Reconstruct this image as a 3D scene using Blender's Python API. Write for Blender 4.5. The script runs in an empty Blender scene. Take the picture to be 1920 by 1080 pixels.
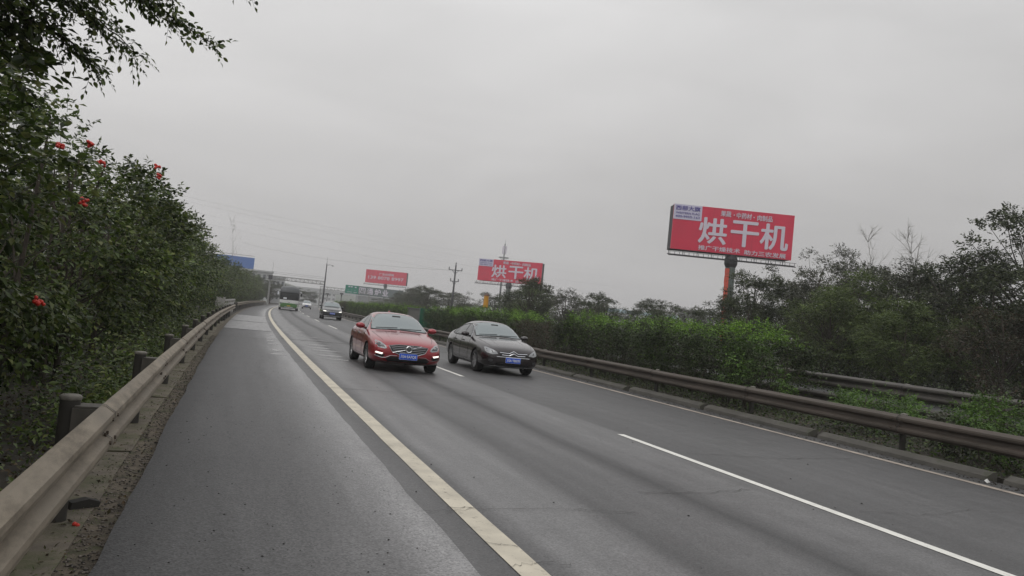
import bpy, bmesh, math, random
import numpy as np
from mathutils import Vector, Matrix
from mathutils.bvhtree import BVHTree
from mathutils.geometry import delaunay_2d_cdt

scene = bpy.context.scene
C = scene.collection
R = math.radians

# ------------------------------------------------------------------ camera
EYE = 1.55
cam_data = bpy.data.cameras.new('camera')
cam_data.sensor_width = 36.0
cam_data.lens = 1442.0 / 1920.0 * 36.0
cam_data.clip_start = 0.05
cam_data.clip_end = 6000
cam = bpy.data.objects.new('camera', cam_data)
C.objects.link(cam)
yaw, pitch, roll = R(19.963), R(2.514), R(5.8)
f_ = Vector((math.sin(yaw) * math.cos(pitch), math.cos(yaw) * math.cos(pitch), math.sin(pitch)))
r_ = Vector((math.cos(yaw), -math.sin(yaw), 0))
u_ = r_.cross(f_)
r2 = r_ * math.cos(roll) + u_ * math.sin(roll)
u2 = -r_ * math.sin(roll) + u_ * math.cos(roll)
cam.matrix_world = Matrix(((r2.x, u2.x, -f_.x, 0), (r2.y, u2.y, -f_.y, 0), (r2.z, u2.z, -f_.z, EYE), (0, 0, 0, 1)))
scene.camera = cam

# ------------------------------------------------------------------ overcast sky, soft sun, exposure
world = bpy.data.worlds.new('World')
scene.world = world
world.use_nodes = True
wn, wl = world.node_tree.nodes, world.node_tree.links
wn.clear()
w_out = wn.new('ShaderNodeOutputWorld')
w_bg = wn.new('ShaderNodeBackground')
w_tc = wn.new('ShaderNodeTexCoord')
w_sep = wn.new('ShaderNodeSeparateXYZ')
wl.new(w_tc.outputs['Generated'], w_sep.inputs[0])
w_map = wn.new('ShaderNodeMapping')
w_map.inputs['Scale'].default_value = (1.3, 1.3, 4.5)
wl.new(w_tc.outputs['Generated'], w_map.inputs[0])
w_noise = wn.new('ShaderNodeTexNoise')
w_noise.inputs['Scale'].default_value = 1.6
w_noise.inputs['Detail'].default_value = 5
w_noise.inputs['Distortion'].default_value = 0.6
wl.new(w_map.outputs[0], w_noise.inputs['Vector'])
w_ramp = wn.new('ShaderNodeValToRGB')           # brightness by elevation (sine)
er = w_ramp.color_ramp
er.elements[0].position = 0.0; er.elements[0].color = (0.480, 0.468, 0.468, 1)
er.elements[1].position = 1.0; er.elements[1].color = (1.02, 1.02, 1.04, 1)
e = er.elements.new(0.10); e.color = (0.500, 0.492, 0.490, 1)
e = er.elements.new(0.22); e.color = (0.590, 0.582, 0.580, 1)
e = er.elements.new(0.42); e.color = (0.740, 0.735, 0.735, 1)
wl.new(w_sep.outputs['Z'], w_ramp.inputs[0])
w_nr = wn.new('ShaderNodeMapRange')
w_nr.inputs['From Min'].default_value = 0.3; w_nr.inputs['From Max'].default_value = 0.72
w_nr.inputs['To Min'].default_value = 0.955; w_nr.inputs['To Max'].default_value = 1.15
wl.new(w_noise.outputs['Fac'], w_nr.inputs['Value'])
w_lr = wn.new('ShaderNodeMapRange')              # the cloud sheet is thinner on the left of the road
w_lr.inputs['From Min'].default_value = -0.4; w_lr.inputs['From Max'].default_value = 0.9
w_lr.inputs['To Min'].default_value = 1.08; w_lr.inputs['To Max'].default_value = 0.86
wl.new(w_sep.outputs['X'], w_lr.inputs['Value'])
w_m = wn.new('ShaderNodeMath'); w_m.operation = 'MULTIPLY'
wl.new(w_nr.outputs[0], w_m.inputs[0]); wl.new(w_lr.outputs[0], w_m.inputs[1])
wl.new(w_ramp.outputs[0], w_bg.inputs['Color'])
wl.new(w_m.outputs[0], w_bg.inputs['Strength'])
wl.new(w_bg.outputs[0], w_out.inputs['Surface'])

sun_data = bpy.data.lights.new('sun', 'SUN')
sun_data.energy = 0.55
sun_data.angle = R(35)
sun_data.color = (1.0, 0.97, 0.93)
sun = bpy.data.objects.new('sun', sun_data)
C.objects.link(sun)
sun.rotation_euler = (R(28), R(-22), 0)

scene.view_settings.view_transform = 'Standard'
scene.view_settings.look = 'None'
scene.view_settings.gamma = 1
scene.view_settings.exposure = 0.0
scene.view_settings.use_curve_mapping = False
scene.cycles.use_denoising = True
scene.cycles.max_bounces = 7
scene.cycles.diffuse_bounces = 3
scene.cycles.transparent_max_bounces = 8
scene.cycles.volume_bounces = 1
scene.cycles.use_fast_gi = False

# ------------------------------------------------------------------ materials
def nodes_of(m):
    m.use_nodes = True
    return m.node_tree.nodes, m.node_tree.links

def mat(name, col, rough=0.6, metal=0.0, ior=1.45, coat=0.0, emit=None, estr=0.0, var=0.0, vscale=4.0, bump=0.0, bscale=60.0,
        dirt=None, dirt_amt=0.0, dscale=2.0, stretch=None):
    m = bpy.data.materials.new(name)
    n, l = nodes_of(m)
    p = n['Principled BSDF']
    p.inputs['Base Color'].default_value = (*col, 1)
    p.inputs['Roughness'].default_value = rough
    p.inputs['Metallic'].default_value = metal
    p.inputs['IOR'].default_value = ior
    if coat:
        p.inputs['Coat Weight'].default_value = coat
        p.inputs['Coat Roughness'].default_value = 0.06
    if emit:
        p.inputs['Emission Color'].default_value = (*emit, 1)
        p.inputs['Emission Strength'].default_value = estr
    if var or bump or dirt:
        tc = n.new('ShaderNodeTexCoord')
        src = tc.outputs['Object']
        if stretch:
            mp = n.new('ShaderNodeMapping'); mp.inputs['Scale'].default_value = stretch
            l.new(src, mp.inputs[0]); src = mp.outputs[0]
        cur = None
        if var:
            t = n.new('ShaderNodeTexNoise'); t.inputs['Scale'].default_value = vscale; t.inputs['Detail'].default_value = 6
            l.new(src, t.inputs['Vector'])
            r = n.new('ShaderNodeValToRGB')
            r.color_ramp.elements[0].position = 0.3; r.color_ramp.elements[1].position = 0.7
            r.color_ramp.elements[0].color = (*[c * (1 - var) for c in col], 1)
            r.color_ramp.elements[1].color = (*[min(1, c * (1 + var)) for c in col], 1)
            l.new(t.outputs['Fac'], r.inputs[0]); cur = r.outputs[0]
            rr = n.new('ShaderNodeMapRange'); rr.inputs['To Min'].default_value = max(0.02, rough - 0.1); rr.inputs['To Max'].default_value = min(1, rough + 0.12)
            l.new(t.outputs['Fac'], rr.inputs['Value']); l.new(rr.outputs[0], p.inputs['Roughness'])
        if dirt:
            t = n.new('ShaderNodeTexNoise'); t.inputs['Scale'].default_value = dscale; t.inputs['Detail'].default_value = 8
            t.inputs['Roughness'].default_value = 0.7
            l.new(src, t.inputs['Vector'])
            r = n.new('ShaderNodeMapRange'); r.inputs['From Min'].default_value = 0.62 - dirt_amt * 0.3; r.inputs['From Max'].default_value = 0.72
            l.new(t.outputs['Fac'], r.inputs['Value'])
            mx = n.new('ShaderNodeMix'); mx.data_type = 'RGBA'
            mx.inputs['B'].default_value = (*dirt, 1) if False else (*dirt, 1)
            mx.inputs[7].default_value = (*dirt, 1)
            if cur: l.new(cur, mx.inputs[6])
            else: mx.inputs[6].default_value = (*col, 1)
            l.new(r.outputs[0], mx.inputs[0]); cur = mx.outputs[2]
        if cur: l.new(cur, p.inputs['Base Color'])
        if bump:
            t = n.new('ShaderNodeTexNoise'); t.inputs['Scale'].default_value = bscale; t.inputs['Detail'].default_value = 4
            l.new(src, t.inputs['Vector'])
            b = n.new('ShaderNodeBump'); b.inputs['Strength'].default_value = bump; b.inputs['Distance'].default_value = 0.01
            l.new(t.outputs['Fac'], b.inputs['Height']); l.new(b.outputs[0], p.inputs['Normal'])
    return m

def leaf_mat(name, cols, trans=0.25, rough=0.45):
    """Leaf colour varies leaf by leaf and object by object; a little light passes through."""
    m = bpy.data.materials.new(name)
    n, l = nodes_of(m)
    p = n['Principled BSDF']
    p.inputs['Roughness'].default_value = rough
    p.inputs['IOR'].default_value = 1.4
    g = n.new('ShaderNodeNewGeometry'); oi = n.new('ShaderNodeObjectInfo')
    a = n.new('ShaderNodeMath'); a.operation = 'ADD'; l.new(g.outputs['Random Per Island'], a.inputs[0]); l.new(oi.outputs['Random'], a.inputs[1])
    fr = n.new('ShaderNodeMath'); fr.operation = 'FRACT'; l.new(a.outputs[0], fr.inputs[0])
    r = n.new('ShaderNodeValToRGB'); r.color_ramp.interpolation = 'LINEAR'
    els = r.color_ramp.elements
    els[0].color = (*cols[0], 1); els[1].color = (*cols[-1], 1)
    for i, c in enumerate(cols[1:-1]):
        e = els.new((i + 1) / (len(cols) - 1)); e.color = (*c, 1)
    l.new(fr.outputs[0], r.inputs[0])
    tc = n.new('ShaderNodeTexCoord'); t = n.new('ShaderNodeTexNoise'); t.inputs['Scale'].default_value = 1.1; t.inputs['Detail'].default_value = 2
    l.new(tc.outputs['Object'], t.inputs['Vector'])
    hs = n.new('ShaderNodeHueSaturation')
    mr = n.new('ShaderNodeMapRange'); mr.inputs['From Min'].default_value = 0.35; mr.inputs['From Max'].default_value = 0.65
    mr.inputs['To Min'].default_value = 0.55; mr.inputs['To Max'].default_value = 1.5
    l.new(t.outputs['Fac'], mr.inputs['Value']); l.new(mr.outputs[0], hs.inputs['Value']); l.new(r.outputs[0], hs.inputs['Color'])
    l.new(hs.outputs[0], p.inputs['Base Color'])
    tr = n.new('ShaderNodeBsdfTranslucent'); l.new(hs.outputs[0], tr.inputs['Color'])
    mx = n.new('ShaderNodeMixShader'); mx.inputs[0].default_value = trans
    l.new(p.outputs[0], mx.inputs[1]); l.new(tr.outputs[0], mx.inputs[2])
    l.new(mx.outputs[0], n['Material Output'].inputs['Surface'])
    return m

def asphalt_mat(name, profile, base=1.0, streak=0.18, speck=0.35):
    """profile: list of (lateral metres, grey, roughness) across the road; UV = (lateral, along)."""
    m = bpy.data.materials.new(name)
    n, l = nodes_of(m)
    p = n['Principled BSDF']
    uv = n.new('ShaderNodeUVMap'); uv.uv_map = 'UVMap'
    sep = n.new('ShaderNodeSeparateXYZ'); l.new(uv.outputs[0], sep.inputs[0])
    # waviness of the worn bands and the painted wet sheen
    mpw = n.new('ShaderNodeMapping'); mpw.inputs['Scale'].default_value = (0.7, 0.16, 1)
    l.new(uv.outputs[0], mpw.inputs[0])
    nw = n.new('ShaderNodeTexNoise'); nw.inputs['Scale'].default_value = 1.0; nw.inputs['Detail'].default_value = 5
    l.new(mpw.outputs[0], nw.inputs['Vector'])
    off = n.new('ShaderNodeMath'); off.operation = 'MULTIPLY_ADD'; off.inputs[1].default_value = 0.5; off.inputs[2].default_value = -0.25
    l.new(nw.outputs['Fac'], off.inputs[0])
    ad = n.new('ShaderNodeMath'); ad.operation = 'ADD'; l.new(sep.outputs['X'], ad.inputs[0]); l.new(off.outputs[0], ad.inputs[1])
    lo, hi = profile[0][0], profile[-1][0]
    mr = n.new('ShaderNodeMapRange'); mr.inputs['From Min'].default_value = lo; mr.inputs['From Max'].default_value = hi
    l.new(ad.outputs[0], mr.inputs['Value'])
    def ramp(k):
        r = n.new('ShaderNodeValToRGB'); els = r.color_ramp.elements
        els[0].color = (profile[0][k],) * 3 + (1,); els[1].color = (profile[-1][k],) * 3 + (1,)
        for q in profile[1:-1]:
            e = els.new((q[0] - lo) / (hi - lo)); e.color = (q[k],) * 3 + (1,)
        l.new(mr.outputs[0], r.inputs[0]); return r
    rc, rr = ramp(1), ramp(2)
    # lengthwise streaks
    mp = n.new('ShaderNodeMapping'); mp.inputs['Scale'].default_value = (5.0, 0.35, 1); l.new(uv.outputs[0], mp.inputs[0])
    ns = n.new('ShaderNodeTexNoise'); ns.inputs['Scale'].default_value = 1.0; ns.inputs['Detail'].default_value = 7; l.new(mp.outputs[0], ns.inputs['Vector'])
    m1 = n.new('ShaderNodeMapRange'); m1.inputs['From Min'].default_value = 0.25; m1.inputs['From Max'].default_value = 0.75
    m1.inputs['To Min'].default_value = (1 - streak) * base; m1.inputs['To Max'].default_value = (1 + streak) * base
    l.new(ns.outputs['Fac'], m1.inputs['Value'])
    # aggregate
    ng = n.new('ShaderNodeTexVoronoi'); ng.inputs['Scale'].default_value = 75; l.new(uv.outputs[0], ng.inputs['Vector'])
    m2 = n.new('ShaderNodeMapRange'); m2.inputs['To Min'].default_value = 1 - speck; m2.inputs['To Max'].default_value = 1 + speck * 1.2
    l.new(ng.outputs['Color'], m2.inputs['Value'])
    # mid-size blotches
    nb = n.new('ShaderNodeTexNoise'); nb.inputs['Scale'].default_value = 2.3; nb.inputs['Detail'].default_value = 8; nb.inputs['Roughness'].default_value = 0.65
    l.new(uv.outputs[0], nb.inputs['Vector'])
    m3 = n.new('ShaderNodeMapRange'); m3.inputs['From Min'].default_value = 0.3; m3.inputs['From Max'].default_value = 0.7
    m3.inputs['To Min'].default_value = 0.80; m3.inputs['To Max'].default_value = 1.20
    l.new(nb.outputs['Fac'], m3.inputs['Value'])
    a = n.new('ShaderNodeMath'); a.operation = 'MULTIPLY'; l.new(m1.outputs[0], a.inputs[0]); l.new(m2.outputs[0], a.inputs[1])
    b = n.new('ShaderNodeMath'); b.operation = 'MULTIPLY'; l.new(a.outputs[0], b.inputs[0]); l.new(m3.outputs[0], b.inputs[1])
    vm = n.new('ShaderNodeVectorMath'); vm.operation = 'SCALE'; l.new(rc.outputs[0], vm.inputs[0]); l.new(b.outputs[0], vm.inputs['Scale'])
    tint = n.new('ShaderNodeVectorMath'); tint.operation = 'MULTIPLY'; tint.inputs[1].default_value = (1.0, 0.985, 0.985)
    l.new(vm.outputs[0], tint.inputs[0]); l.new(tint.outputs[0], p.inputs['Base Color'])
    ra = n.new('ShaderNodeMath'); ra.operation = 'MULTIPLY_ADD'; ra.inputs[1].default_value = 0.30; l.new(nb.outputs['Fac'], ra.inputs[0])
    rb = n.new('ShaderNodeMath'); rb.operation = 'SUBTRACT'; rb.inputs[1].default_value = 0.15; l.new(rr.outputs[0], rb.inputs[0])
    l.new(rb.outputs[0], ra.inputs[2]); l.new(ra.outputs[0], p.inputs['Roughness'])
    bp = n.new('ShaderNodeBump'); bp.inputs['Strength'].default_value = 0.35; bp.inputs['Distance'].default_value = 0.004
    l.new(ng.outputs['Distance'], bp.inputs['Height']); l.new(bp.outputs[0], p.inputs['Normal'])
    return m

M = {}
M['lane'] = asphalt_mat('carriageway_asphalt', [(-0.5, .095, .45), (-0.15, .066, .5), (0.15, .075, .5), (0.35, .13, .38), (0.95, .125, .40), (1.25, .062, .55), (1.5, .075, .5), (2.1, .095, .5),
                                               (2.45, .046, .62), (2.75, .088, .5), (3.4, .112, .43), (3.78, .095, .45), (3.92, .056, .52), (5.2, .07, .5), (6.4, .058, .52), (7.6, .062, .55), (8.4, .045, .65)])  # pale band right of the line has wet sheen painted in; the rest is wear
M['shoulder'] = asphalt_mat('shoulder_asphalt', [(-2.5, .045, .68), (-1.9, .062, .64), (-1.25, .078, .60), (-0.9, .105, .50), (-0.5, .20, .38), (-0.3, .19, .40)], speck=0.5, streak=0.16)  # grey rises toward the seam: wet sheen put into the colour
M['slab_wet'] = asphalt_mat('concrete_slab', [(-2.5, .10, .45), (-1.6, .15, .36), (-0.4, .19, .30), (-0.3, .18, .33)], speck=0.1, streak=.35)
M['wet'] = mat('wet_film_sheen', (.17, .166, .164), .20, ior=1.5, var=.15)  # real water film, but its light base colour includes the reflected sky
M['opp'] = mat('opposite_asphalt', (.06, .06, .06), .6, var=.2)
M['paint_edge'] = mat('edge_line_paint', (.53, .485, .39), .6, var=.16, vscale=3, bump=.15, bscale=150, dirt=(.20, .175, .14), dirt_amt=.16, dscale=14)
M['paint_white'] = mat('lane_paint', (.72, .71, .66), .6, var=.1, vscale=5, dirt=(.22, .21, .19), dirt_amt=.16, dscale=14)
M['paint_old'] = mat('worn_line_paint', (.36, .31, .26), .65, var=.25, vscale=3, dirt=(.10, .09, .08), dirt_amt=.35, dscale=6)
M['soil'] = mat('soil', (.035, .030, .022), .95, var=.4, vscale=.8, bump=.6, bscale=12)
M['gravel_bed'] = mat('gravel_bed', (.12, .100, .075), .95, var=.45, vscale=9, bump=.8, bscale=80, dirt=(.05, .065, .02), dirt_amt=.35, dscale=3)
M['pebble'] = mat('pebble', (.16, .14, .12), .9, var=.4, vscale=30)
M['concrete'] = mat('old_concrete', (.155, .132, .104), .85, var=.3, vscale=5, bump=.4, bscale=50, dirt=(.055, .07, .018), dirt_amt=.5, dscale=2.2)
M['kerb'] = mat('kerb_concrete', (.085, .08, .07), .85, var=.3, vscale=4, bump=.4, bscale=40, dirt=(.035, .04, .02), dirt_amt=.35, dscale=2)
M['rail'] = mat('dirty_galvanised_steel', (.235, .200, .152), .62, metal=.15, var=.3, vscale=3.5, dirt=(.085, .068, .046), dirt_amt=.5, dscale=4, bump=.05, bscale=40, stretch=(1, .35, 1))
M['rail_median'] = mat('grimy_median_steel', (.080, .066, .053), .6, metal=.2, var=.35, vscale=3, dirt=(.06, .045, .04), dirt_amt=.45, dscale=3, stretch=(1, .35, 1))
M['rail_far'] = mat('grey_far_steel', (.085, .078, .070), .55, metal=.25, var=.25, vscale=3, dirt=(.07, .06, .05), dirt_amt=.3, dscale=3)
M['bolt'] = mat('rusty_bolt', (.10, .08, .06), .6, metal=.5)
M['joint'] = mat('joint_grime', (.03, .028, .025), .8)
M['post'] = mat('post_steel', (.045, .042, .036), .7, metal=.2, var=.3, vscale=6)
M['block'] = mat('spacer_block_steel', (.085, .078, .066), .7, var=.3, vscale=8)
M['postcap'] = mat('post_cap', (.14, .13, .11), .6, var=.3, vscale=15)
M['bark'] = mat('bark', (.055, .045, .035), .9, var=.35, vscale=12, bump=.5, bscale=40)
M['bark_pale'] = mat('pale_bark', (.24, .23, .21), .9, var=.3, vscale=12)
M['leaf_near'] = leaf_mat('roadside_leaf', [(.020, .032, .010), (.040, .064, .015), (.068, .104, .021), (.100, .142, .032), (.165, .180, .060)], .32, .36)
M['leaf_dark'] = leaf_mat('dark_leaf', [(.018, .025, .012), (.032, .043, .018), (.052, .068, .025), (.082, .096, .040)], .24, .45)
M['leaf_grey'] = leaf_mat('greyish_leaf', [(.040, .044, .030), (.060, .066, .042), (.095, .100, .065), (.052, .058, .036)], .22, .5)
M['leaf_mid'] = leaf_mat('mid_green_leaf', [(.036, .055, .015), (.065, .098, .024), (.105, .140, .034), (.080, .11, .034)], .28, .45)
M['leaf_brown'] = leaf_mat('reddish_brown_leaf', [(.045, .034, .020), (.070, .042, .026), (.034, .044, .020), (.040, .050, .024)], .22, .5)
M['leaf_hedge'] = leaf_mat('hedge_leaf', [(.018, .022, .011), (.028, .038, .014), (.042, .066, .018), (.060, .100, .024)], .25, .45)
M['leaf_new'] = leaf_mat('new_growth_leaf', [(.05, .10, .02), (.09, .19, .025), (.15, .28, .03), (.18, .30, .035), (.07, .14, .025)], .33, .42)
M['leaf_fresh'] = leaf_mat('fresh_green_leaf', [(.04, .08, .02), (.07, .14, .025), (.10, .19, .03), (.12, .20, .035)], .3, .42)
M['berry'] = mat('red_berry', (.55, .035, .02), .35)
M['litter_leaf'] = leaf_mat('fallen_leaf', [(.07, .045, .025), (.04, .03, .02), (.10, .07, .035), (.05, .055, .025)], .1, .7)

# ------------------------------------------------------------------ object helpers
def mesh_obj(name, me, parent=None, loc=(0, 0, 0), rot=(0, 0, 0), label=None, kind=None, m=None):
    o = bpy.data.objects.new(name, me)
    C.objects.link(o)
    if parent is not None:
        o.parent = parent
    o.location = loc
    o.rotation_euler = rot
    if m is not None and me is not None and not me.materials:
        me.materials.append(m)
    if label: o['label'] = label
    if kind: o['kind'] = kind
    return o

def thing(name, label, cat, loc=(0, 0, 0), rz=0.0, group=None):
    o = bpy.data.objects.new(name, None)
    o.empty_display_size = 0.3
    C.objects.link(o)
    o.location = loc
    o.rotation_euler = (0, 0, rz)
    o['label'] = label
    o['category'] = cat
    if group: o['group'] = group
    return o

def tag(o, label, cat, group=None):
    o['label'] = label; o['category'] = cat
    if group: o['group'] = group
    return o

def children(o):
    return [c for c in C.objects if c.parent == o]

def copy_tree(o, parent=None, kids=None):
    c = o.copy(); C.objects.link(c); c.parent = parent
    for ch in children(o):
        copy_tree(ch, c)
    return c

class MB:
    """collects verts and faces for one mesh"""
    def __init__(s): s.v = []; s.f = []
    def add(s, vs, fs):
        k = len(s.v); s.v += [tuple(p) for p in vs]; s.f += [tuple(i + k for i in q) for q in fs]; return s
    def box(s, c, d, rz=0.0, ry=0.0):
        Mx = Matrix.Rotation(rz, 3, 'Z') @ Matrix.Rotation(ry, 3, 'Y')
        vs = []
        for z in (-.5, .5):
            for x, y in ((-.5, -.5), (.5, -.5), (.5, .5), (-.5, .5)):
                vs.append(tuple(Vector(c) + Mx @ Vector((x * d[0], y * d[1], z * d[2]))))
        return s.add(vs, [(3, 2, 1, 0), (4, 5, 6, 7), (0, 1, 5, 4), (1, 2, 6, 5), (2, 3, 7, 6), (3, 0, 4, 7)])
    def bar(s, a, b, w, h=None):
        h = h or w
        a, b = Vector(a), Vector(b); d = (b - a).normalized()
        up = Vector((0, 0, 1)) if abs(d.z) < .95 else Vector((1, 0, 0))
        sd = d.cross(up).normalized(); up = sd.cross(d)
        vs = [p + sd * (w * i * .5) + up * (h * j * .5) for p in (a, b) for i, j in ((-1, -1), (1, -1), (1, 1), (-1, 1))]
        return s.add(vs, [(3, 2, 1, 0), (4, 5, 6, 7), (0, 1, 5, 4), (1, 2, 6, 5), (2, 3, 7, 6), (3, 0, 4, 7)])
    def tube(s, pts, rad, n=6, cap=True):
        pts = [Vector(p) for p in pts]
        if not hasattr(rad, '__len__'): rad = [rad] * len(pts)
        rings = []
        prev = None
        for i, p in enumerate(pts):
            d = (pts[min(i + 1, len(pts) - 1)] - pts[max(i - 1, 0)])
            d = d.normalized() if d.length > 1e-9 else Vector((0, 0, 1))
            ref = prev if prev is not None else (Vector((0, 0, 1)) if abs(d.z) < .9 else Vector((1, 0, 0)))
            a = d.cross(ref)
            if a.length < 1e-5: a = d.cross(Vector((.3, 1, .2)))
            a.normalize(); b = a.cross(d); prev = b if False else ref
            rings.append([p + (a * math.cos(2 * math.pi * k / n) + b * math.sin(2 * math.pi * k / n)) * rad[i] for k in range(n)])
        vs = [v for r in rings for v in r]; fs = []
        for i in range(len(pts) - 1):
            for k in range(n):
                fs.append((i * n + k, i * n + (k + 1) % n, (i + 1) * n + (k + 1) % n, (i + 1) * n + k))
        if cap:
            fs.append(tuple(range(n))[::-1]); fs.append(tuple((len(pts) - 1) * n + k for k in range(n)))
        return s.add(vs, fs)
    def lathe(s, prof, axis='z', n=24, c=(0, 0, 0)):
        """prof: list of (r, h); open or closed profile rotated about the axis"""
        vs = []
        for r, h in prof:
            for k in range(n):
                a = 2 * math.pi * k / n; x, y = r * math.cos(a), r * math.sin(a)
                p = (x, y, h) if axis == 'z' else (x, h, y)
                vs.append((p[0] + c[0], p[1] + c[1], p[2] + c[2]))
        fs = []
        for i in range(len(prof) - 1):
            for k in range(n):
                fs.append((i * n + k, i * n + (k + 1) % n, (i + 1) * n + (k + 1) % n, (i + 1) * n + k))
        return s.add(vs, fs)
    def prism(s, outline, y0, y1):
        """outline in (x, z) extruded along y"""
        n = len(outline)
        vs = [(x, y0, z) for x, z in outline] + [(x, y1, z) for x, z in outline]
        fs = [tuple(range(n)), tuple(range(2 * n - 1, n - 1, -1))] + [(i, i + n, (i + 1) % n + n, (i + 1) % n) for i in range(n)]
        return s.add(vs, fs)
    def mesh(s, name='mesh', m=None, smooth=False):
        me = bpy.data.meshes.new(name); me.from_pydata(s.v, [], s.f)
        if m: me.materials.append(m)
        bm = bmesh.new(); bm.from_mesh(me); bmesh.ops.recalc_face_normals(bm, faces=bm.faces); bm.to_mesh(me); bm.free()
        if smooth: me.polygons.foreach_set('use_smooth', [True] * len(me.polygons))
        me.update(); return me
    def build(s, name, m, parent=None, smooth=False, **k):
        return mesh_obj(name, s.mesh(name, m, smooth), parent, **k)

def fast_mesh(name, V, F, m):
    """V (n,3), F (k,3) arrays -> mesh"""
    me = bpy.data.meshes.new(name)
    nf = len(F)
    me.vertices.add(len(V)); me.vertices.foreach_set('co', np.ascontiguousarray(V, dtype=np.float32).ravel())
    me.loops.add(nf * 3); me.loops.foreach_set('vertex_index', np.ascontiguousarray(F, dtype=np.int32).ravel())
    me.polygons.add(nf)
    me.polygons.foreach_set('loop_start', np.arange(0, nf * 3, 3, dtype=np.int32))
    me.update(calc_edges=True)
    me.materials.append(m)
    return me

# ------------------------------------------------------------------ the course of the road
def bx(y):                       # x of the solid left line; everything on the road is measured sideways from it
    return 1.95 + (y * y / 3400.0 if y > 0 else 0.0)
def heading(y): return math.atan(max(y, 0) / 1700.0)
def rp(lat, y, z=0.0):
    h = heading(y); return Vector((bx(y) + lat * math.cos(h), y - lat * math.sin(h), z))

def strip(name, l0, l1, y0, y1, z, m, step=2.0, jag=0.0, drop=0.0, parent=None, kind='structure', seed=1, cross=1):
    rnd = random.Random(seed); mb = MB(); n = max(1, int((y1 - y0) / step)); uvs = []
    cols = [l0 + (l1 - l0) * i / cross for i in range(cross + 1)]
    vs = []; jl = jr = 0
    for i in range(n + 1):
        y = y0 + (y1 - y0) * i / n
        if jag:
            jl = jl * .6 + rnd.uniform(-jag, jag) * .6; jr = jr * .6 + rnd.uniform(-jag, jag) * .6
        for q, c in enumerate(cols):
            cc = c + (jl if q == 0 else (jr if q == cross else 0))
            vs.append(rp(cc, y, z)); uvs.append((cc, y))
    w = cross + 1
    fs = [(i * w + q, i * w + q + 1, (i + 1) * w + q + 1, (i + 1) * w + q) for i in range(n) for q in range(cross)]
    if drop:
        k = len(vs)
        for i in range(n + 1):
            for q in (0, cross):
                p = vs[i * w + q]; vs.append(Vector((p.x, p.y, p.z - drop))); uvs.append(uvs[i * w + q])
        for i in range(n):
            fs.append((i * w, (i + 1) * w, k + (i + 1) * 2, k + i * 2))
            fs.append((i * w + cross, k + i * 2 + 1, k + (i + 1) * 2 + 1, (i + 1) * w + cross))
    me = bpy.data.meshes.new(name); me.from_pydata([tuple(v) for v in vs], [], fs); me.materials.append(m)
    uvl = me.uv_layers.new(name='UVMap')
    for lp in me.loops: uvl.data[lp.index].uv = uvs[lp.vertex_index]
    o = mesh_obj(name, me, parent)
    if kind: o['kind'] = kind
    return o

# ------------------------------------------------------------------ ground, carriageways, kerbs
gm = MB(); G = 40; S = 1900.0
vals = [(-1 + 2 * i / G) for i in range(G + 1)]
co = [math.copysign(abs(v) ** 2.2, v) * S for v in vals]
gm.add([(x, y + 300, -0.10) for y in co for x in co], [(j * (G + 1) + i, j * (G + 1) + i + 1, (j + 1) * (G + 1) + i + 1, (j + 1) * (G + 1) + i) for j in range(G) for i in range(G)])
ground = gm.build('ground', M['soil']); ground['kind'] = 'structure'

road = strip('carriageway', -0.42, 8.35, -25, 480, 0.0, M['lane'], 2.0, cross=4, drop=.08)
shoulder = strip('shoulder', -2.48, -0.36, -25, 480, 0.010, M['shoulder'], 0.35, jag=0.02, drop=.08, cross=2)
gravel = strip('verge', -2.74, -2.40, -10, 120, -0.045, M['gravel_bed'], 1.0)
median = strip('median', 8.50, 12.9, -25, 480, 0.05, M['soil'], 3.0, drop=.14)
opp = strip('opposite_carriageway', 13.0, 24.0, -25, 480, -0.02, M['opp'], 4.0)

eo = strip('edge_line', -0.10, 0.10, -25, 480, 0.005, M['paint_edge'], 0.6, jag=.006, parent=road, kind=None)
eo = strip('edge_line', 7.70, 7.84, -25, 480, 0.005, M['paint_old'], 0.6, jag=.012, parent=road, kind=None)
for (a, b) in [(-6, -2), (4.0, 10.55), (19.4, 25.5), (34.5, 40.5), (49.5, 55.5), (64.5, 70.5), (79.5, 85.5), (94.5, 100.5), (109.5, 115.5), (124.5, 130.5), (139.5, 145.5)]:
    strip('lane_dash', 3.79, 3.91, a, b, 0.005, M['paint_white'], 0.5, jag=.006, parent=road, kind=None)
# pale concrete deck across the shoulder, with its joints
strip('deck_slab', -2.46, -0.40, 36.5, 47.5, 0.015, M['slab_wet'], 1.0, parent=shoulder, kind=None, cross=2)
strip('deck_slab', -2.46, -0.40, 48.2, 62.0, 0.015, M['slab_wet'], 1.0, parent=shoulder, kind=None, cross=2)
jm = M['joint']
for y, w in ((36.3, .16), (47.85, .25), (29.5, .06), (62.2, .12)):
    strip('joint', -2.46, -0.40, y, y + w, 0.019, jm, .5, parent=shoulder, kind=None)
strip('joint', -0.2, 8.2, 31.2, 31.32, 0.004, jm, .5, parent=road, kind=None, cross=6)

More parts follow.
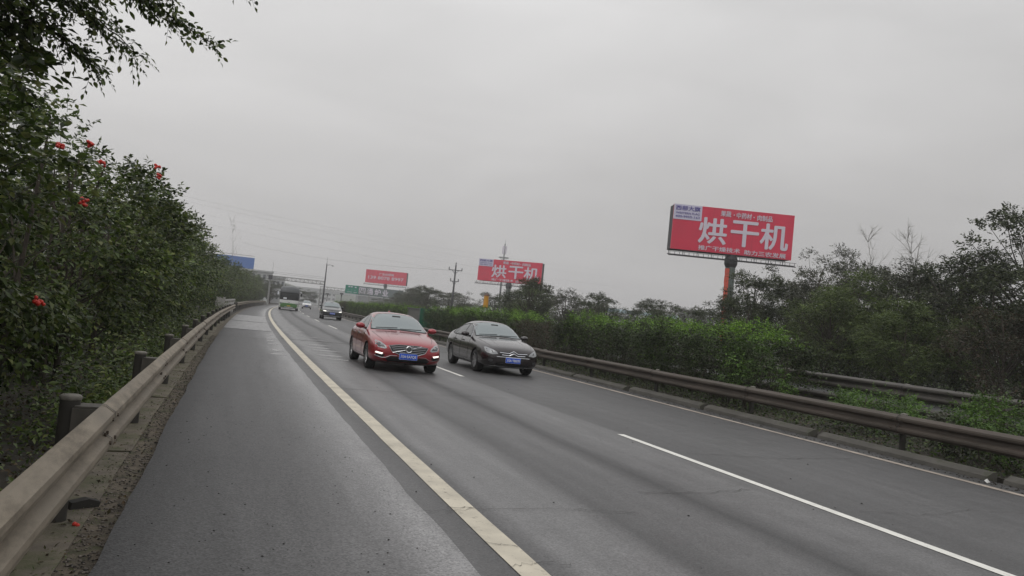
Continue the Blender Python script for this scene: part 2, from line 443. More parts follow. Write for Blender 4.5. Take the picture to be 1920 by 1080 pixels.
# thin films of water left in dips beside the line and on the shoulder, pale to paint in their sky reflection
def film(lat, y, w, d, seed, par, z):
    r = random.Random(seed); n = 22; pts = []
    for k in range(n):
        a = 2 * math.pi * k / n; q = .62 + .38 * r.random()
        pts.append(rp(lat + math.cos(a) * w * .5 * q, y + math.sin(a) * d * .5 * q, z))
    mb = MB(); c_ = rp(lat, y, z); mb.add([c_] + pts, [(0, k + 1, (k + 1) % n + 1) for k in range(n)]); mb.build('wet_sheen_patch', M['wet'], par)
rw = random.Random(12)
for i in range(13):
    y_ = 22 + i * 1.75 + rw.uniform(-.4, .4); w_ = rw.uniform(.7, 1.6); film(.35 + w_ * .5 + rw.uniform(-.1, .1), y_, w_, rw.uniform(.25, .7), i, road, .0035)
for i in range(6):
    y_ = 22 + i * 2.2 + rw.uniform(-.6, .6); w_ = rw.uniform(.25, .7); film(-.42 - w_ * .5, y_, w_, rw.uniform(.6, 1.6), 50 + i, shoulder, .0135)
# cracks and pits in the asphalt
def crack(pts, w, seed, parent):
    rnd = random.Random(seed); mb = MB(); L = []
    for (a, b) in zip(pts[:-1], pts[1:]):
        for k in range(9):
            t = k / 9; L.append((a[0] + (b[0] - a[0]) * t + rnd.uniform(-.02, .02), a[1] + (b[1] - a[1]) * t + rnd.uniform(-.03, .03)))
    vs = []
    for i, p in enumerate(L):
        ww = w * rnd.uniform(.3, 1.2); q = rp(p[0], p[1], .0105 if parent is road else .0135)
        vs += [(q.x, q.y - ww, q.z), (q.x, q.y + ww, q.z)]
    mb.add(vs, [(2 * i, 2 * i + 2, 2 * i + 3, 2 * i + 1) for i in range(len(L) - 1)])
    mb.build('crack', jm, parent)
crack([(-.36, 5.9), (.15, 6.0), (.9, 6.05), (1.6, 5.9)], .004, 1, road)
crack([(2.0, 6.7), (2.8, 6.75), (3.6, 7.0)], .005, 2, road)
crack([(-.1, 8.7), (.2, 8.75)], .004, 3, road)
crack([(-.12, 6.02), (.12, 6.05)], .006, 8, road)
crack([(-.12, 5.1), (.13, 5.0)], .004, 9, road)
crack([(-.12, 4.6), (.1, 4.66), (.4, 4.6)], .004, 10, road)
crack([(4.2, 6.1), (5.1, 6.0), (5.9, 6.25), (6.6, 6.1)], .004, 11, road)
crack([(4.1, 9.1), (5.5, 9.0), (7.3, 9.3)], .006, 12, road)
crack([(-.1, 14.5), (1.7, 14.4), (3.6, 14.7)], .010, 13, road)
crack([(3.95, 4.2), (4.6, 4.4)], .005, 5, road)

# concrete gutter slabs along the left guardrail
gut = thing('gutter', 'row of mossy flat concrete gutter slabs under the left guardrail', 'gutter')
rnd = random.Random(5)
y = 0.2
while y < 44:
    L = 1.95
    mb = MB(); p = rp(-2.92, y + L / 2)
    mb.box((0, 0, 0), (.46 + rnd.uniform(-.02, .02), L - .05, .08))
    mb.build('slab', M['concrete'], gut, loc=(p.x, p.y, -.066 + rnd.uniform(-.008, .008)), rot=(rnd.uniform(-.006, .006), rnd.uniform(-.02, .02), -heading(y) + rnd.uniform(-.01, .01)))
    y += L + .02

# pebbles, clods and litter on the verge and the shoulder
def chips(n, region, size, m, name, seed, z=0.0, flat=.6, kind='stuff', parent=None):
    r = np.random.default_rng(seed)
    lat = r.uniform(region[0], region[1], n); ys = region[2] + (region[3] - region[2]) * r.uniform(0, 1, n) ** 1.8
    sz = size * r.uniform(.35, 1.0, n) ** 2 * 1.3
    base = np.array([(1, 0, 0), (-.5, .85, 0), (-.5, -.85, 0), (0.1, 0, .8), (.2, .1, -.4)])
    F0 = np.array([(0, 1, 3), (1, 2, 3), (2, 0, 3), (1, 0, 4), (2, 1, 4), (0, 2, 4)])
    ang = r.uniform(0, 6.28, n); ca, sa = np.cos(ang), np.sin(ang)
    jit = 1 + r.uniform(-.35, .35, (n, 5, 3))
    b = base[None] * jit * sz[:, None, None]; b[:, :, 2] *= flat
    X = b[:, :, 0] * ca[:, None] - b[:, :, 1] * sa[:, None]; Y = b[:, :, 0] * sa[:, None] + b[:, :, 1] * ca[:, None]
    px = np.array([rp(a, c).x for a, c in zip(lat, ys)])
    V = np.stack([X + px[:, None], Y + ys[:, None], b[:, :, 2] + z + .2 * sz[:, None]], -1).reshape(-1, 3)
    F = (F0[None] + (np.arange(n) * 5)[:, None, None]).reshape(-1, 3)
    o = mesh_obj(name, fast_mesh(name, V, F, m), parent); o['kind'] = kind
    return o
chips(5000, (-2.76, -2.44, .5, 30), .016, M['pebble'], 'gravel', 3, -.045)
chips(3600, (-2.95, -2.42, .5, 30), .013, M['joint'], 'dark_grit', 4, -.040)
chips(700, (-2.4, -.5, 1.5, 25), .0085, M['joint'], 'asphalt_grit', 6, .010)
chips(90, (-.3, 7.5, 3, 25), .014, M['joint'], 'road_grit', 7, .002)
chips(2500, (7.9, 8.5, 5, 45), .018, M['soil'], 'kerbside_dirt', 8, .000)

# kerb stones of the median
kerb = thing('kerb', 'grimy broken line of low concrete kerb stones along the median edge', 'kerb')
rnd = random.Random(9)
y = 4.3
prof = [(-.10, -.05), (.12, -.05), (.12, .13), (.03, .13), (-.08, .07)]
kmesh = MB(); kmesh.prism(prof, -1.70, 1.70); kme = kmesh.mesh('kerb_stone', M['kerb'])
while y < 120:
    p = rp(8.37 + rnd.uniform(-.015, .02), y + 1.70)
    mesh_obj('kerb_stone', kme, kerb, loc=(p.x, p.y, rnd.uniform(-.015, .012)), rot=(rnd.uniform(-.004, .004), rnd.uniform(-.04, .04), -heading(y) + rnd.uniform(-.012, .012)))
    y += 3.4 + rnd.uniform(.12, .38)

# ------------------------------------------------------------------ guardrails
WB = [(0, .155), (.022, .152), (.078, .112), (.083, .085), (.078, .058), (.012, .02), (.008, 0), (.012, -.02), (.078, -.058), (.083, -.085), (.078, -.112), (.022, -.152), (0, -.155)]
def wbeam(L, sgn, flare=0):
    """one W-beam section along y, centred, ridges toward sgn*x, sheet 4 mm"""
    mb = MB(); n = len(WB)
    a = [(sgn * d, z) for d, z in WB]; b = [(sgn * (d - .005), z) for d, z in WB]
    vs = []
    for yy in (-L / 2, L / 2):
        vs += [(x, yy, z) for x, z in a] + [(x, yy, z) for x, z in b]
    fs = []
    for i in range(n - 1):
        fs.append((i, i + 1, 2 * n + i + 1, 2 * n + i)); fs.append((n + i, 3 * n + i, 3 * n + i + 1, n + i + 1))
    for k in (0, 2 * n):
        for i in range(n - 1): fs.append((k + i, k + n + i, k + n + i + 1, k + i + 1))
    fs.append((0, 2 * n, 3 * n, n)); fs.append((n - 1, 2 * n - 1, 4 * n - 1, 3 * n - 1))
    mb.add(vs, fs); return mb
def lap(sgn):
    """raised dark lap edge of a joint"""
    mb = MB(); n = len(WB)
    a = [(sgn * (d + .006), z) for d, z in WB]
    vs = [(x, yy, z) for yy in (-.008, .008) for x, z in a]
    mb.add(vs, [(i, i + 1, n + i + 1, n + i) for i in range(n - 1)]); return mb
def bolts(sgn):
    mb = MB()
    for yy in (-.09, -.03, .05, .12):
        for zz in (.035, -.035) if abs(yy) < .06 else (.075, -.075):
            d = .085 if abs(zz) > .05 else .045
            mb.tube([(sgn * (d - .005), yy, zz), (sgn * (d + .010), yy, zz)], .013, 6)
    return mb
def guardrail(name, label, lat, top, y0, y1, sgn, m, post_r=.06, block=True, beams=(0,), curve=None, post_top=.0, first_gap=0, postm=None):
    g = thing(name, label, 'guardrail')
    L = 4.0
    bm_ = wbeam(L + .02, sgn).mesh('rail_panel', m); lm = lap(sgn).mesh('lap_joint', M['joint']); bo = bolts(sgn).mesh('bolts', M['bolt'])
    pm = MB(); pm.lathe([(post_r, -1.0), (post_r, top + post_top), ], n=14); pme = pm.mesh('post', postm or M['post'], True)
    cm = MB(); cm.lathe([(post_r + .004, -.025), (post_r + .008, -.005), (post_r - .005, .006), (.001, .012)], n=14); cme = cm.mesh('post_cap', M['postcap'], True)
    km = MB(); km.box((0, 0, 0), (.17, .20, .22)); km.box((sgn * -.0, 0, .118), (.15, .17, .012)); kme_ = km.mesh('spacer_block', M['block'])
    n = int((y1 - y0) / L); rr = random.Random(hash(name) % 1000 if False else len(name))
    for i in range(n):
        yc = y0 + L * (i + .5); p = rp(lat, yc)
        for bz in beams:
            z = top - .155 - bz
            o = mesh_obj('rail_panel', bm_, g, loc=(p.x + rr.uniform(-.006, .006), p.y, z + rr.uniform(-.008, .008)), rot=(rr.uniform(-.003, .003), 0, -heading(yc)))
            q = rp(lat, y0 + L * i)
            j = mesh_obj('lap_joint', lm, g, loc=(q.x, q.y, z), rot=(0, 0, -heading(yc)))
            if yc < 40: mesh_obj('bolt_set', bo, g, loc=(q.x, q.y, z), rot=(0, 0, -heading(yc)), kind='stuff')
        q = rp(lat - sgn * .20, y0 + L * i + .12)
        po = mesh_obj('post', pme, g, loc=(q.x, q.y, 0))
        mesh_obj('post_cap', cme, po, loc=(0, 0, top + post_top))
        if block:
            for bz in beams:
                q2 = rp(lat - sgn * .085, y0 + L * i + .12)
                mesh_obj('spacer_block', kme_, g, loc=(q2.x, q2.y, top - .15 - bz), rot=(0, 0, -heading(yc)))
    return g
guardrail('guardrail', 'pale dirty steel guardrail running along the left shoulder edge', -2.66, .75, -2.4, 61.6, 1, M['rail'], post_r=.062, post_top=.03)
guardrail('guardrail', 'distant left guardrail stretch beyond the white bridge railing', -2.9, .78, 74, 162, 1, M['rail'])
guardrail('guardrail', 'brown grimy median guardrail along the right edge of the road', 8.50, .69, 1.7, 150, -1, M['rail_median'], post_r=.05)
guardrail('guardrail', 'double beam steel guardrail behind the median shrubs, far side', 12.05, 1.06, 1.0, 90, -1, M['rail_far'], post_r=.06, beams=(0, .45))

# low white bridge railing on the left, behind the first guardrail
br = thing('bridge_railing', 'white two bar bridge railing with a square concrete end block', 'railing')
p0, p1 = rp(-3.35, 56.0), rp(-3.2, 76)
mb = MB(); mb.box((p0.x - .1, p0.y - .3, .60), (.62, .6, 1.3)); mb.build('end_block', mat('pale_concrete', (.34, .33, .31), .8, var=.2), br)
wm = mat('railing_white', (.42, .41, .39), .6, var=.15)
for z in (.72, 1.02):
    mb = MB(); mb.bar((p0.x, p0.y, z), (p1.x, p1.y, z), .10, .12); mb.build('rail', wm, br)
for k in range(8):
    t = k / 7; q = p0.lerp(p1, t); mb = MB(); mb.box((q.x, q.y, .5), (.1, .1, 1.1)); mb.build('post', wm, br)

# ------------------------------------------------------------------ plants
def unit(a): return a / np.maximum(np.linalg.norm(a, axis=-1, keepdims=True), 1e-9)
def leaves(P, D, N, L, W, fold=.18):
    """P base, D direction, N normal: folded diamond leaves of 2 triangles"""
    S = unit(np.cross(D, N)); N2 = unit(np.cross(S, D)); L = L[:, None]; W = W[:, None]
    a = P; b = P + D * L * .45 + S * W * .5 + N2 * W * fold; c = P + D * L - N2 * L * .08; d = P + D * L * .45 - S * W * .5 + N2 * W * fold
    V = np.stack([a, b, c, d], 1).reshape(-1, 3); n = len(P)
    F = (np.array([(0, 1, 2), (0, 2, 3)])[None] + (np.arange(n) * 4)[:, None, None]).reshape(-1, 3)
    return V, F
def twig_leaves(T0, TD, tl, k, leafL, ratio, droop, r, up=.6, lay=.9):
    """k leaves along every twig, alternating sides, plus a terminal one"""
    m = len(T0); P, D, N, Ls = [], [], [], []
    side = unit(np.cross(TD, unit(np.array([0, 0, 1.0]) + r.normal(0, .25, (m, 3)))))
    for i in range(k):
        t = (i + 1) / k
        pos = T0 + TD * (tl * t)[:, None] + np.array([0, 0, -1.0]) * (droop * tl * t * t)[:, None]
        s = side * (1 if i % 2 else -1)
        if i == k - 1: d = TD * 1.0 + r.normal(0, .2, (m, 3)) + np.array([0, 0, -.4])
        else: d = TD * .45 + s * lay + r.normal(0, .22, (m, 3)) + np.array([0, 0, -.28])
        nn = np.array([0, 0, 1.0]) * up + r.normal(0, .45, (m, 3))
        P.append(pos); D.append(unit(d)); N.append(unit(nn)); Ls.append(leafL * r.uniform(.65, 1.15, m))
    P = np.concatenate(P); D = np.concatenate(D); N = np.concatenate(N); L = np.concatenate(Ls)
    return P, D, N, L, L * ratio
def ribbons(T0, TD, tl, droop, w):
    """thin three sided twig stems"""
    m = len(T0); rings = []
    off = np.array([(w, 0, 0), (-.5 * w, .87 * w, 0), (-.5 * w, -.87 * w, 0)])
    for t in (0, .5, 1.0):
        c = T0 + TD * (tl * t)[:, None] + np.array([0, 0, -1.0]) * (droop * tl * t * t)[:, None]
        rings.append(c[:, None, :] + off[None] * (1 - .6 * t))
    V = np.concatenate(rings, 1)       # m,9,3
    F = []
    for a in (0, 3):
        for k in range(3):
            k2 = (k + 1) % 3; F += [(a + k, a + k2, a + 3 + k2), (a + k, a + 3 + k2, a + 3 + k)]
    F = (np.array(F)[None] + (np.arange(m) * 9)[:, None, None]).reshape(-1, 3)
    return V.reshape(-1, 3), F

def limb_path(a, b, r, sag, n=5):
    a, b = np.array(a, float), np.array(b, float); pts = []
    w = r.normal(0, .05, 3) * np.linalg.norm(b - a)
    for i in range(n + 1):
        t = i / n; p = a * (1 - t) + b * t + w * math.sin(math.pi * t); p[2] += sag * math.sin(math.pi * t) * np.linalg.norm(b - a)
        pts.append(tuple(p))
    return pts

def make_plant(seed, h, rx, ry, zlow, nclump, clump_r, twigs, tl, k, leafL, ratio=.5, droop=.25, trunk_r=.06, fork=.35, stems=True, shell=.55, lean=(0, 0), nstem=1, up=.6, shape='round', flat=.75, bright_top=0):
    """returns dict of numpy leaf data and a wood MB, base at the origin"""
    r = np.random.default_rng(seed); rr = random.Random(seed)
    cz = (zlow + h) / 2; rz = (h - zlow) / 2
    d = unit(r.normal(0, 1, (nclump, 3))); rad = (shell + (1 - shell) * r.uniform(0, 1, nclump) ** .6)
    cc = d * rad[:, None] * np.array([rx - clump_r * .5, ry - clump_r * .5, rz - clump_r * .4])
    if shape == 'cone':
        tt = (cc[:, 2] / rz + 1) / 2; cc[:, :2] *= (1.15 - .95 * tt)[:, None]
    if shape == 'vase':
        tt = (cc[:, 2] / rz + 1) / 2; cc[:, :2] *= (.55 + .6 * tt)[:, None]
    cc[:, 2] += cz; cc[:, 0] += lean[0] * cc[:, 2] / h; cc[:, 1] += lean[1] * cc[:, 2] / h
    cr = clump_r * r.uniform(.65, 1.25, nclump)
    per = np.maximum(3, (twigs * (cr / clump_r) ** 2).astype(int))
    idx = np.repeat(np.arange(nclump), per); m = len(idx)
    o = unit(r.normal(0, 1, (m, 3))) * (r.uniform(0, 1, m) ** .45)[:, None]; o[:, 2] *= flat
    T0 = cc[idx] + o * cr[idx][:, None] * .85
    ctr = np.array([lean[0] * .5, lean[1] * .5, cz])
    TD = unit(o * .8 + unit(cc[idx] - ctr) * .55 + r.normal(0, .35, (m, 3)) + np.array([0, 0, .15]))
    tls = tl * r.uniform(.6, 1.2, m)
    P, D, N, L, W = twig_leaves(T0, TD, tls, k, leafL, ratio, np.full(m, droop), r, up)
    keep = P[:, 2] > .02
    leafdata = tuple(a[keep] for a in (P, D, N, L, W))
    wood = MB()
    bases = [(rr.uniform(-.25, .25) * (nstem > 1) * rx, rr.uniform(-.25, .25) * (nstem > 1) * ry, 0) for _ in range(nstem)]
    forks = []
    for b in bases:
        fz = zlow + (h - zlow) * fork
        tip = (b[0] * 1.5 + lean[0] * .6 + rr.uniform(-.1, .1) * rx, b[1] * 1.5 + lean[1] * .6 + rr.uniform(-.1, .1) * ry, h * .8)
        pts = limb_path(b, tip, r, .0, 7); n = len(pts)
        wood.tube(pts, [trunk_r * (1 - .8 * i / (n - 1)) for i in range(n)], 7)
        forks.append(pts)
    for c in cc:
        fp = forks[rr.randrange(len(forks))]
        kk = min(len(fp) - 2, max(1, int((c[2] / h) * (len(fp) - 1) * .75)))
        a = fp[kk]; rad0 = trunk_r * .45 * (1 - .5 * c[2] / h)
        pts = limb_path(a, c, r, -.05)
        wood.tube(pts, [rad0 * (1 - .8 * i / 5) for i in range(6)], 5)
    tw = ribbons(T0, TD, tls, np.full(m, droop), .004 if tl < .5 else .007) if stems else None
    return dict(leaf=leafdata, wood=wood, twig=tw, top=h, cc=cc, cr=cr)

def plant_meshes(pd, leafm, barkm=None, name='plant'):
    V, F = leaves(*pd['leaf']); out = [('foliage', fast_mesh(name + '_foliage', V, F, leafm))]
    out.append(('branches', pd['wood'].mesh(name + '_wood', barkm or M['bark'])))
    if pd['twig'] is not None:
        out.append(('twigs', fast_mesh(name + '_twigs', pd['twig'][0], pd['twig'][1], barkm or M['bark'])))
    return out
def place_plant(meshes, name, label, cat, loc, rz=0.0, s=(1, 1, 1), group=None):
    t = thing(name, label, cat, loc, rz, group); t.scale = s
    for nm, me in meshes:
        o = mesh_obj({'foliage': 'crown' if 'tree' in name else 'foliage', 'branches': 'trunk' if 'tree' in name else 'stem', 'twigs': 'twigs'}.get(nm, nm), me, t)
        if nm == 'twigs': o['kind'] = 'stuff'
    return t

ORD = ['first', 'second', 'third', 'fourth', 'fifth', 'sixth', 'seventh', 'eighth', 'ninth', 'tenth', 'eleventh', 'twelfth', 'thirteenth', 'fourteenth', 'fifteenth', 'sixteenth',
       'seventeenth', 'eighteenth', 'nineteenth', 'twentieth', 'twenty-first', 'twenty-second', 'twenty-third', 'twenty-fourth', 'twenty-fifth', 'twenty-sixth', 'twenty-seventh', 'twenty-eighth', 'twenty-ninth', 'thirtieth']

# single leaf for leaves that can be picked apart on the nearest shrubs
def single_leaf_mesh():
    mb = MB()
    mb.add([(0, 0, 0), (.22, .22, .04), (.27, .5, .06), (.16, .8, .03), (0, 1, -.06), (-.16, .8, .03), (-.27, .5, .06), (-.22, .22, .04), (0, .3, 0), (0, .7, 0)],
           [(0, 1, 8), (1, 2, 9, 8), (2, 3, 9), (3, 4, 9), (4, 5, 9), (5, 6, 9), (6, 7, 8, 9), (7, 0, 8)])
    me = bpy.data.meshes.new('leaf'); me.from_pydata(mb.v, [], mb.f); me.materials.append(M['leaf_near']); return me
LEAF1 = single_leaf_mesh()
def single_leaves(parent, pd, origin, n, seed):
    """the n leaves that show largest become objects of their own; the rest stay in the foliage mesh"""
    P, D, N, L, W = pd['leaf']
    wp = P + np.array(origin); eye = np.array([0, 0, EYE]); v = wp - eye; dist = np.linalg.norm(v, axis=1)
    fx = v @ np.array(f_); px = v @ np.array(r2) / fx * 1442; py = v @ np.array(u2) / fx * 1442
    inside = (fx > .3) & (np.abs(px) < 960) & (np.abs(py) < 540)
    facing = np.abs(np.einsum('ij,ij->i', unit(N), unit(v)))
    # prefer leaves on the side of the plant that faces the camera
    depth = dist - (P @ unit(-np.array(origin) + eye)) * 0
    score = np.where(inside, L / dist * (.35 + facing), -1)
    near = np.argsort(-(score - .0))[:n]
    mask = np.ones(len(P), bool); mask[near] = False
    for i in near:
        d = Vector(D[i]); nn = Vector(N[i]); s = d.cross(nn).normalized(); n2 = s.cross(d)
        o = bpy.data.objects.new('leaf', LEAF1); C.objects.link(o); o.parent = parent
        mm = Matrix(((s.x, d.x, n2.x, P[i][0]), (s.y, d.y, n2.y, P[i][1]), (s.z, d.z, n2.z, P[i][2]), (0, 0, 0, 1)))
        k = L[i]; o.matrix_basis = mm @ Matrix.Diagonal((k, k, k, 1))
    pd['leaf'] = tuple(a[mask] for a in pd['leaf'])

def berries(parent, at, seed, n=7, r=.018):
    rr = random.Random(seed); mb = MB()
    for k in range(n):
        c = Vector((rr.uniform(-1, 1), rr.uniform(-1, 1), rr.uniform(-.9, .9))) * (r * (1.0 if n < 5 else 1.7))
        bmx = bmesh.new(); bmesh.ops.create_icosphere(bmx, subdivisions=1, radius=r * rr.uniform(.8, 1.2))
        mb.add([v.co + c for v in bmx.verts], [[v.index for v in f.verts] for f in bmx.faces]); bmx.free()
    return mb.build('berry_cluster', M['berry'], parent, True, loc=at)

# --- left bank, nearest shrubs (leaves picked apart)
bank = [  # lat, y, h, rx, ry, n clumps, twigs, leaf, k
    (-4.55, 3.3, 4.3, 1.7, 1.8, 80, 44, .066, 9),
    (-4.65, 6.3, 4.3, 1.75, 1.9, 80, 44, .064, 9),
    (-4.75, 9.8, 4.3, 1.9, 2.1, 80, 40, .066, 8),
    (-4.9, 13.8, 4.4, 2.0, 2.4, 80, 34, .075, 8),
    (-4.9, 18.6, 4.6, 2.05, 2.7, 70, 34, .085, 8)]
looks = ['closest shrub at the left edge, dull broad leaves and red berries over the guardrail', 'leafy shrub behind the first guardrail post cap, second from the camera',
         'third shrub on the left bank, dense green leaves with red berries', 'fourth shrub on the left bank, rising behind the guardrail', 'fifth shrub on the left bank, finer brighter leaves']
bank_things = []
for i, (lat, y, h, rx, ry, nc, tw, lf, k) in enumerate(bank):
    p = rp(lat, y, -.1)
    pd = make_plant(100 + i, h, rx, ry, .15, int(nc * .95), .48, int(tw * .62), .26, k, lf * 1.42, .56, .22, .05, nstem=7, shell=.60, shape='vase', flat=.6)
    t = thing('berry_shrub', looks[i], 'shrub', p, 0, 'shrubs on the left roadside bank')
    if i < 3: single_leaves(t, pd, tuple(p), (280, 220, 120)[i], i)
    for nm, me in plant_meshes(pd, M['leaf_near'], name='shrub'):
        o = mesh_obj({'foliage': 'foliage', 'branches': 'stem', 'twigs': 'twigs'}[nm], me, t)
        if nm == 'twigs': o['kind'] = 'stuff'
    bank_things.append(t)
# farther shrubs share three crowns
far_kinds = []
for s in range(3):
    pd = make_plant(140 + s, 4.7, 2.2, 2.9, .1, 62, .60, 30, .30, 6, .145, .5, .2, .07, nstem=4, stems=False, shell=.5)
    far_kinds.append(plant_meshes(pd, M['leaf_near'] if s != 1 else M['leaf_mid'], name='shrub'))
ys = [24, 30, 37, 45, 54, 64, 75, 87, 100, 113, 126, 140, 155, 172]
for i, y in enumerate(ys):
    sc = 1.0 + .02 * i; p = rp(-5.3 - .06 * i + (-.7 if 50 < y < 80 else 0), y, -.1)
    place_plant(far_kinds[i % 3], 'roadside_shrub', f'{ORD[i + 5]} shrub from the camera on the left bank, green mound {["just past", "beyond", "well beyond"][min(2, i // 5)]} the guardrail bend', 'shrub', p, i * 1.3 % 6.28 if False else (0 if i % 2 else math.pi), (sc * 1.05, sc * 1.35, sc * (1.0 + .05 * (i % 3))), 'shrubs on the left roadside bank')
# second row, taller, behind
back = plant_meshes(make_plant(160, 5.2, 2.8, 3.2, .2, 60, .95, 26, .5, 6, .16, .5, .2, .09, nstem=3, stems=False, shell=.45), M['leaf_dark'], name='shrub')
for i, y in enumerate([2, 7.5, 13, 19, 26, 34, 43, 54, 67, 82, 100, 120, 142]):
    p = rp(-8.8 - .05 * y, y, -.1)
    place_plant(back, 'roadside_tree', f'{ORD[i]} tree from the camera in the dark back row behind the left bank shrubs', 'tree', p, i * 2.1, (1, 1, 0.86 + .012 * y * .3), 'trees behind the left bank')

# overhanging branch tree, top left
pd = make_plant(201, 5.4, 1.5, 1.5, 2.9, 60, .40, 30, .30, 8, .058, .48, .35, .07, nstem=2, shell=.3, lean=(.5, .4))
tree_o = Vector((-2.55, 5.0, -.1))
# long boughs reaching out over the shoulder
rb = np.random.default_rng(7)
boughs = [([-1.9, 5.6, 3.45], [-.98, 6.0, 3.62], [-.62, 6.05, 3.46], [-.33, 6.1, 3.33]),
          ([-1.9, 5.6, 3.3], [-1.4, 6.0, 3.42], [-1.05, 6.0, 3.30], [-.83, 6.1, 3.14]),
          ([-2.0, 5.6, 3.1], [-1.55, 5.9, 3.22], [-1.2, 5.9, 3.08], [-1.02, 6.0, 2.97]),
          ([-2.0, 5.4, 3.5], [-1.4, 5.8, 3.66], [-.95, 5.9, 3.60], [-.62, 5.9, 3.50]),
          ([-2.2, 5.4, 3.1], [-1.85, 5.8, 3.2], [-1.65, 5.9, 3.15], [-1.5, 6.0, 3.08]),
          ([-2.1, 5.2, 3.3], [-1.7, 5.7, 3.45], [-1.3, 5.8, 3.42], [-1.0, 5.8, 3.3]),
          ([-2.2, 5.2, 3.15], [-1.8, 5.6, 3.3], [-1.5, 5.7, 3.28], [-1.25, 5.8, 3.18]),
          ([-2.1, 5.3, 3.7], [-1.6, 5.7, 3.75], [-1.15, 5.8, 3.66], [-.85, 5.8, 3.5]),
          ([-2.0, 5.6, 3.7], [-1.4, 5.9, 3.98], [-.7, 6.1, 3.98], [-.12, 6.1, 3.84])]
ex = []; exw = []
for bi, pts in enumerate(boughs):
    pts = [np.array(q) - np.array(tree_o) + np.array([0, 0, .05]) for q in pts]
    fine = []
    for t in np.linspace(0, 1, 13):
        q = t * (len(pts) - 1); i = min(int(q), len(pts) - 2); u = q - i; fine.append(pts[i] * (1 - u) + pts[i + 1] * u + rb.normal(0, .008, 3))
    pd['wood'].tube([tuple(x) for x in fine], [.014 * (1 - .8 * i / 12) for i in range(13)], 5)
    T0, TD = [], []
    for t in range(1, 13):
        dirn = fine[min(t + 1, 12)] - fine[t - 1]
        for q in range(11 if t < 9 else 5):
            T0.append(fine[t] + rb.normal(0, .02, 3)); TD.append(unit(unit(dirn) * .8 + rb.normal(0, .55, 3) + np.array([0, 0, -.1])))
    T0, TD = np.array(T0), np.array(TD)
    tls = rb.uniform(.08, .17, len(T0)) * (.8 if bi == 0 else 1)
    ex.append(twig_leaves(T0, TD, tls, 7, .050, .46, np.full(len(T0), .25), rb, .6))
    exw.append(ribbons(T0, TD, tls, np.full(len(T0), .35), .0022))
pd['leaf'] = tuple(np.concatenate([pd['leaf'][j]] + [e[j] for e in ex]) for j in range(5))
tv, tf = pd['twig']; 
for V, F in exw: tf = np.concatenate([tf, F + len(tv)]); tv = np.concatenate([tv, V])
pd['twig'] = (tv, tf)
t = thing('overhanging_tree', 'slender tree whose drooping leafy branches reach in from the top left corner', 'tree', tree_o)
single_leaves(t, pd, tuple(tree_o), 290, 5)
for nm, me in plant_meshes(pd, M['leaf_near'], name='overhang'):
    o = mesh_obj({'foliage': 'crown', 'branches': 'trunk', 'twigs': 'twigs'}[nm], me, t)
    if nm == 'twigs': o['kind'] = 'stuff'

# small litter: a scrap of paper by the kerb gap, a broken block on the gutter slab
mb = MB(); mb.add([(0, 0, 0), (.07, .01, .01), (.08, .05, .035), (.03, .07, .02), (-.01, .04, .03), (.035, .03, .055)], [(0, 1, 5), (1, 2, 5), (2, 3, 5), (3, 4, 5), (4, 0, 5), (4, 3, 2, 1, 0)])
o = mb.build('paper_scrap', M['white_vinyl'] if 'white_vinyl' in M else mat('scrap_paper', (.6, .6, .58), .7), loc=rp(8.05, 7.75, .004)); tag(o, 'crumpled white paper scrap on the dirt by a gap in the kerb stones', 'paper')
mb = MB(); mb.prism([(-.09, 0), (.10, 0), (.11, .035), (.03, .06), (-.08, .045)], -.035, .045)
o = mb.build('broken_block', M['joint'], loc=(-.80, 6.05, -.03), rot=(0, 0, .5)); tag(o, 'dark broken block lying on the gutter slab under the left guardrail', 'block')

# red berries seen on the near shrubs
for i, (wx, wy, wz) in enumerate([(-1.55, 7.7, 2.68), (-1.42, 8.4, 2.85), (-1.33, 8.5, 2.70), (-1.0, 10.6, 2.92), (-1.02, 10.5, 3.02), (-1.35, 8.0, 2.25), (-1.30, 3.9, 1.02), (-1.25, 4.6, .88), (-1.3, 6.5, 1.35)]):
    par = bank_things[0 if wy < 5 else (1 if wy < 8.2 else 2)]
    berries(par, Vector((wx, wy, wz)) - par.location, i, n=9 if i not in (6, 7) else 5)
fb = berries(None, (-.76, 5.6, -.02), 77, n=4, r=.014); tag(fb, 'fallen red berries lying on the gravel beside the left guardrail', 'berries'); fb.name = 'fallen_berries'

# low leafy ground cover and litter behind the left guardrail
def cover(name, n, box, size, m, seed, hmax, parent=None, powr=1.0, ratio=.5):
    r = np.random.default_rng(seed); lat = r.uniform(box[0], box[1], n); ys = box[2] + (box[3] - box[2]) * r.uniform(0, 1, n) ** powr
    z = hmax * r.uniform(0, 1, n) ** 1.6 * (.4 + .6 * np.sin(lat * 3.1 + ys * 1.7) ** 2)
    x = 1.95 + np.maximum(ys, 0) ** 2 / 3400 + lat
    P = np.stack([x, ys, z + box[4]], -1); D = unit(r.normal(0, 1, (n, 3)) * np.array([1, 1, .5])); N = unit(r.normal(0, .5, (n, 3)) + np.array([0, 0, 1]))
    L = size * r.uniform(.5, 1.2, n)
    V, F = leaves(P, D, N, L, L * ratio)
    o = mesh_obj(name, fast_mesh(name, V, F, m), parent); o['kind'] = 'stuff'; return o
cover('ground_cover', 16000, (-5.5, -3.12, 1, 45, -.05), .065, M['leaf_near'], 31, .45, powr=1.5)
cover('rail_side_growth', 16000, (-3.7, -2.93, 8.5, 60, -.05), .085, M['leaf_near'], 36, 1.05, powr=1.2)
cover('leaf_litter', 6000, (-4.5, -2.95, 1, 30, -.06), .06, M['litter_leaf'], 32, .03, powr=1.5)
cover('verge_litter', 1300, (-3.12, -2.45, 1, 30, -.03), .040, M['litter_leaf'], 37, .012, powr=1.5)
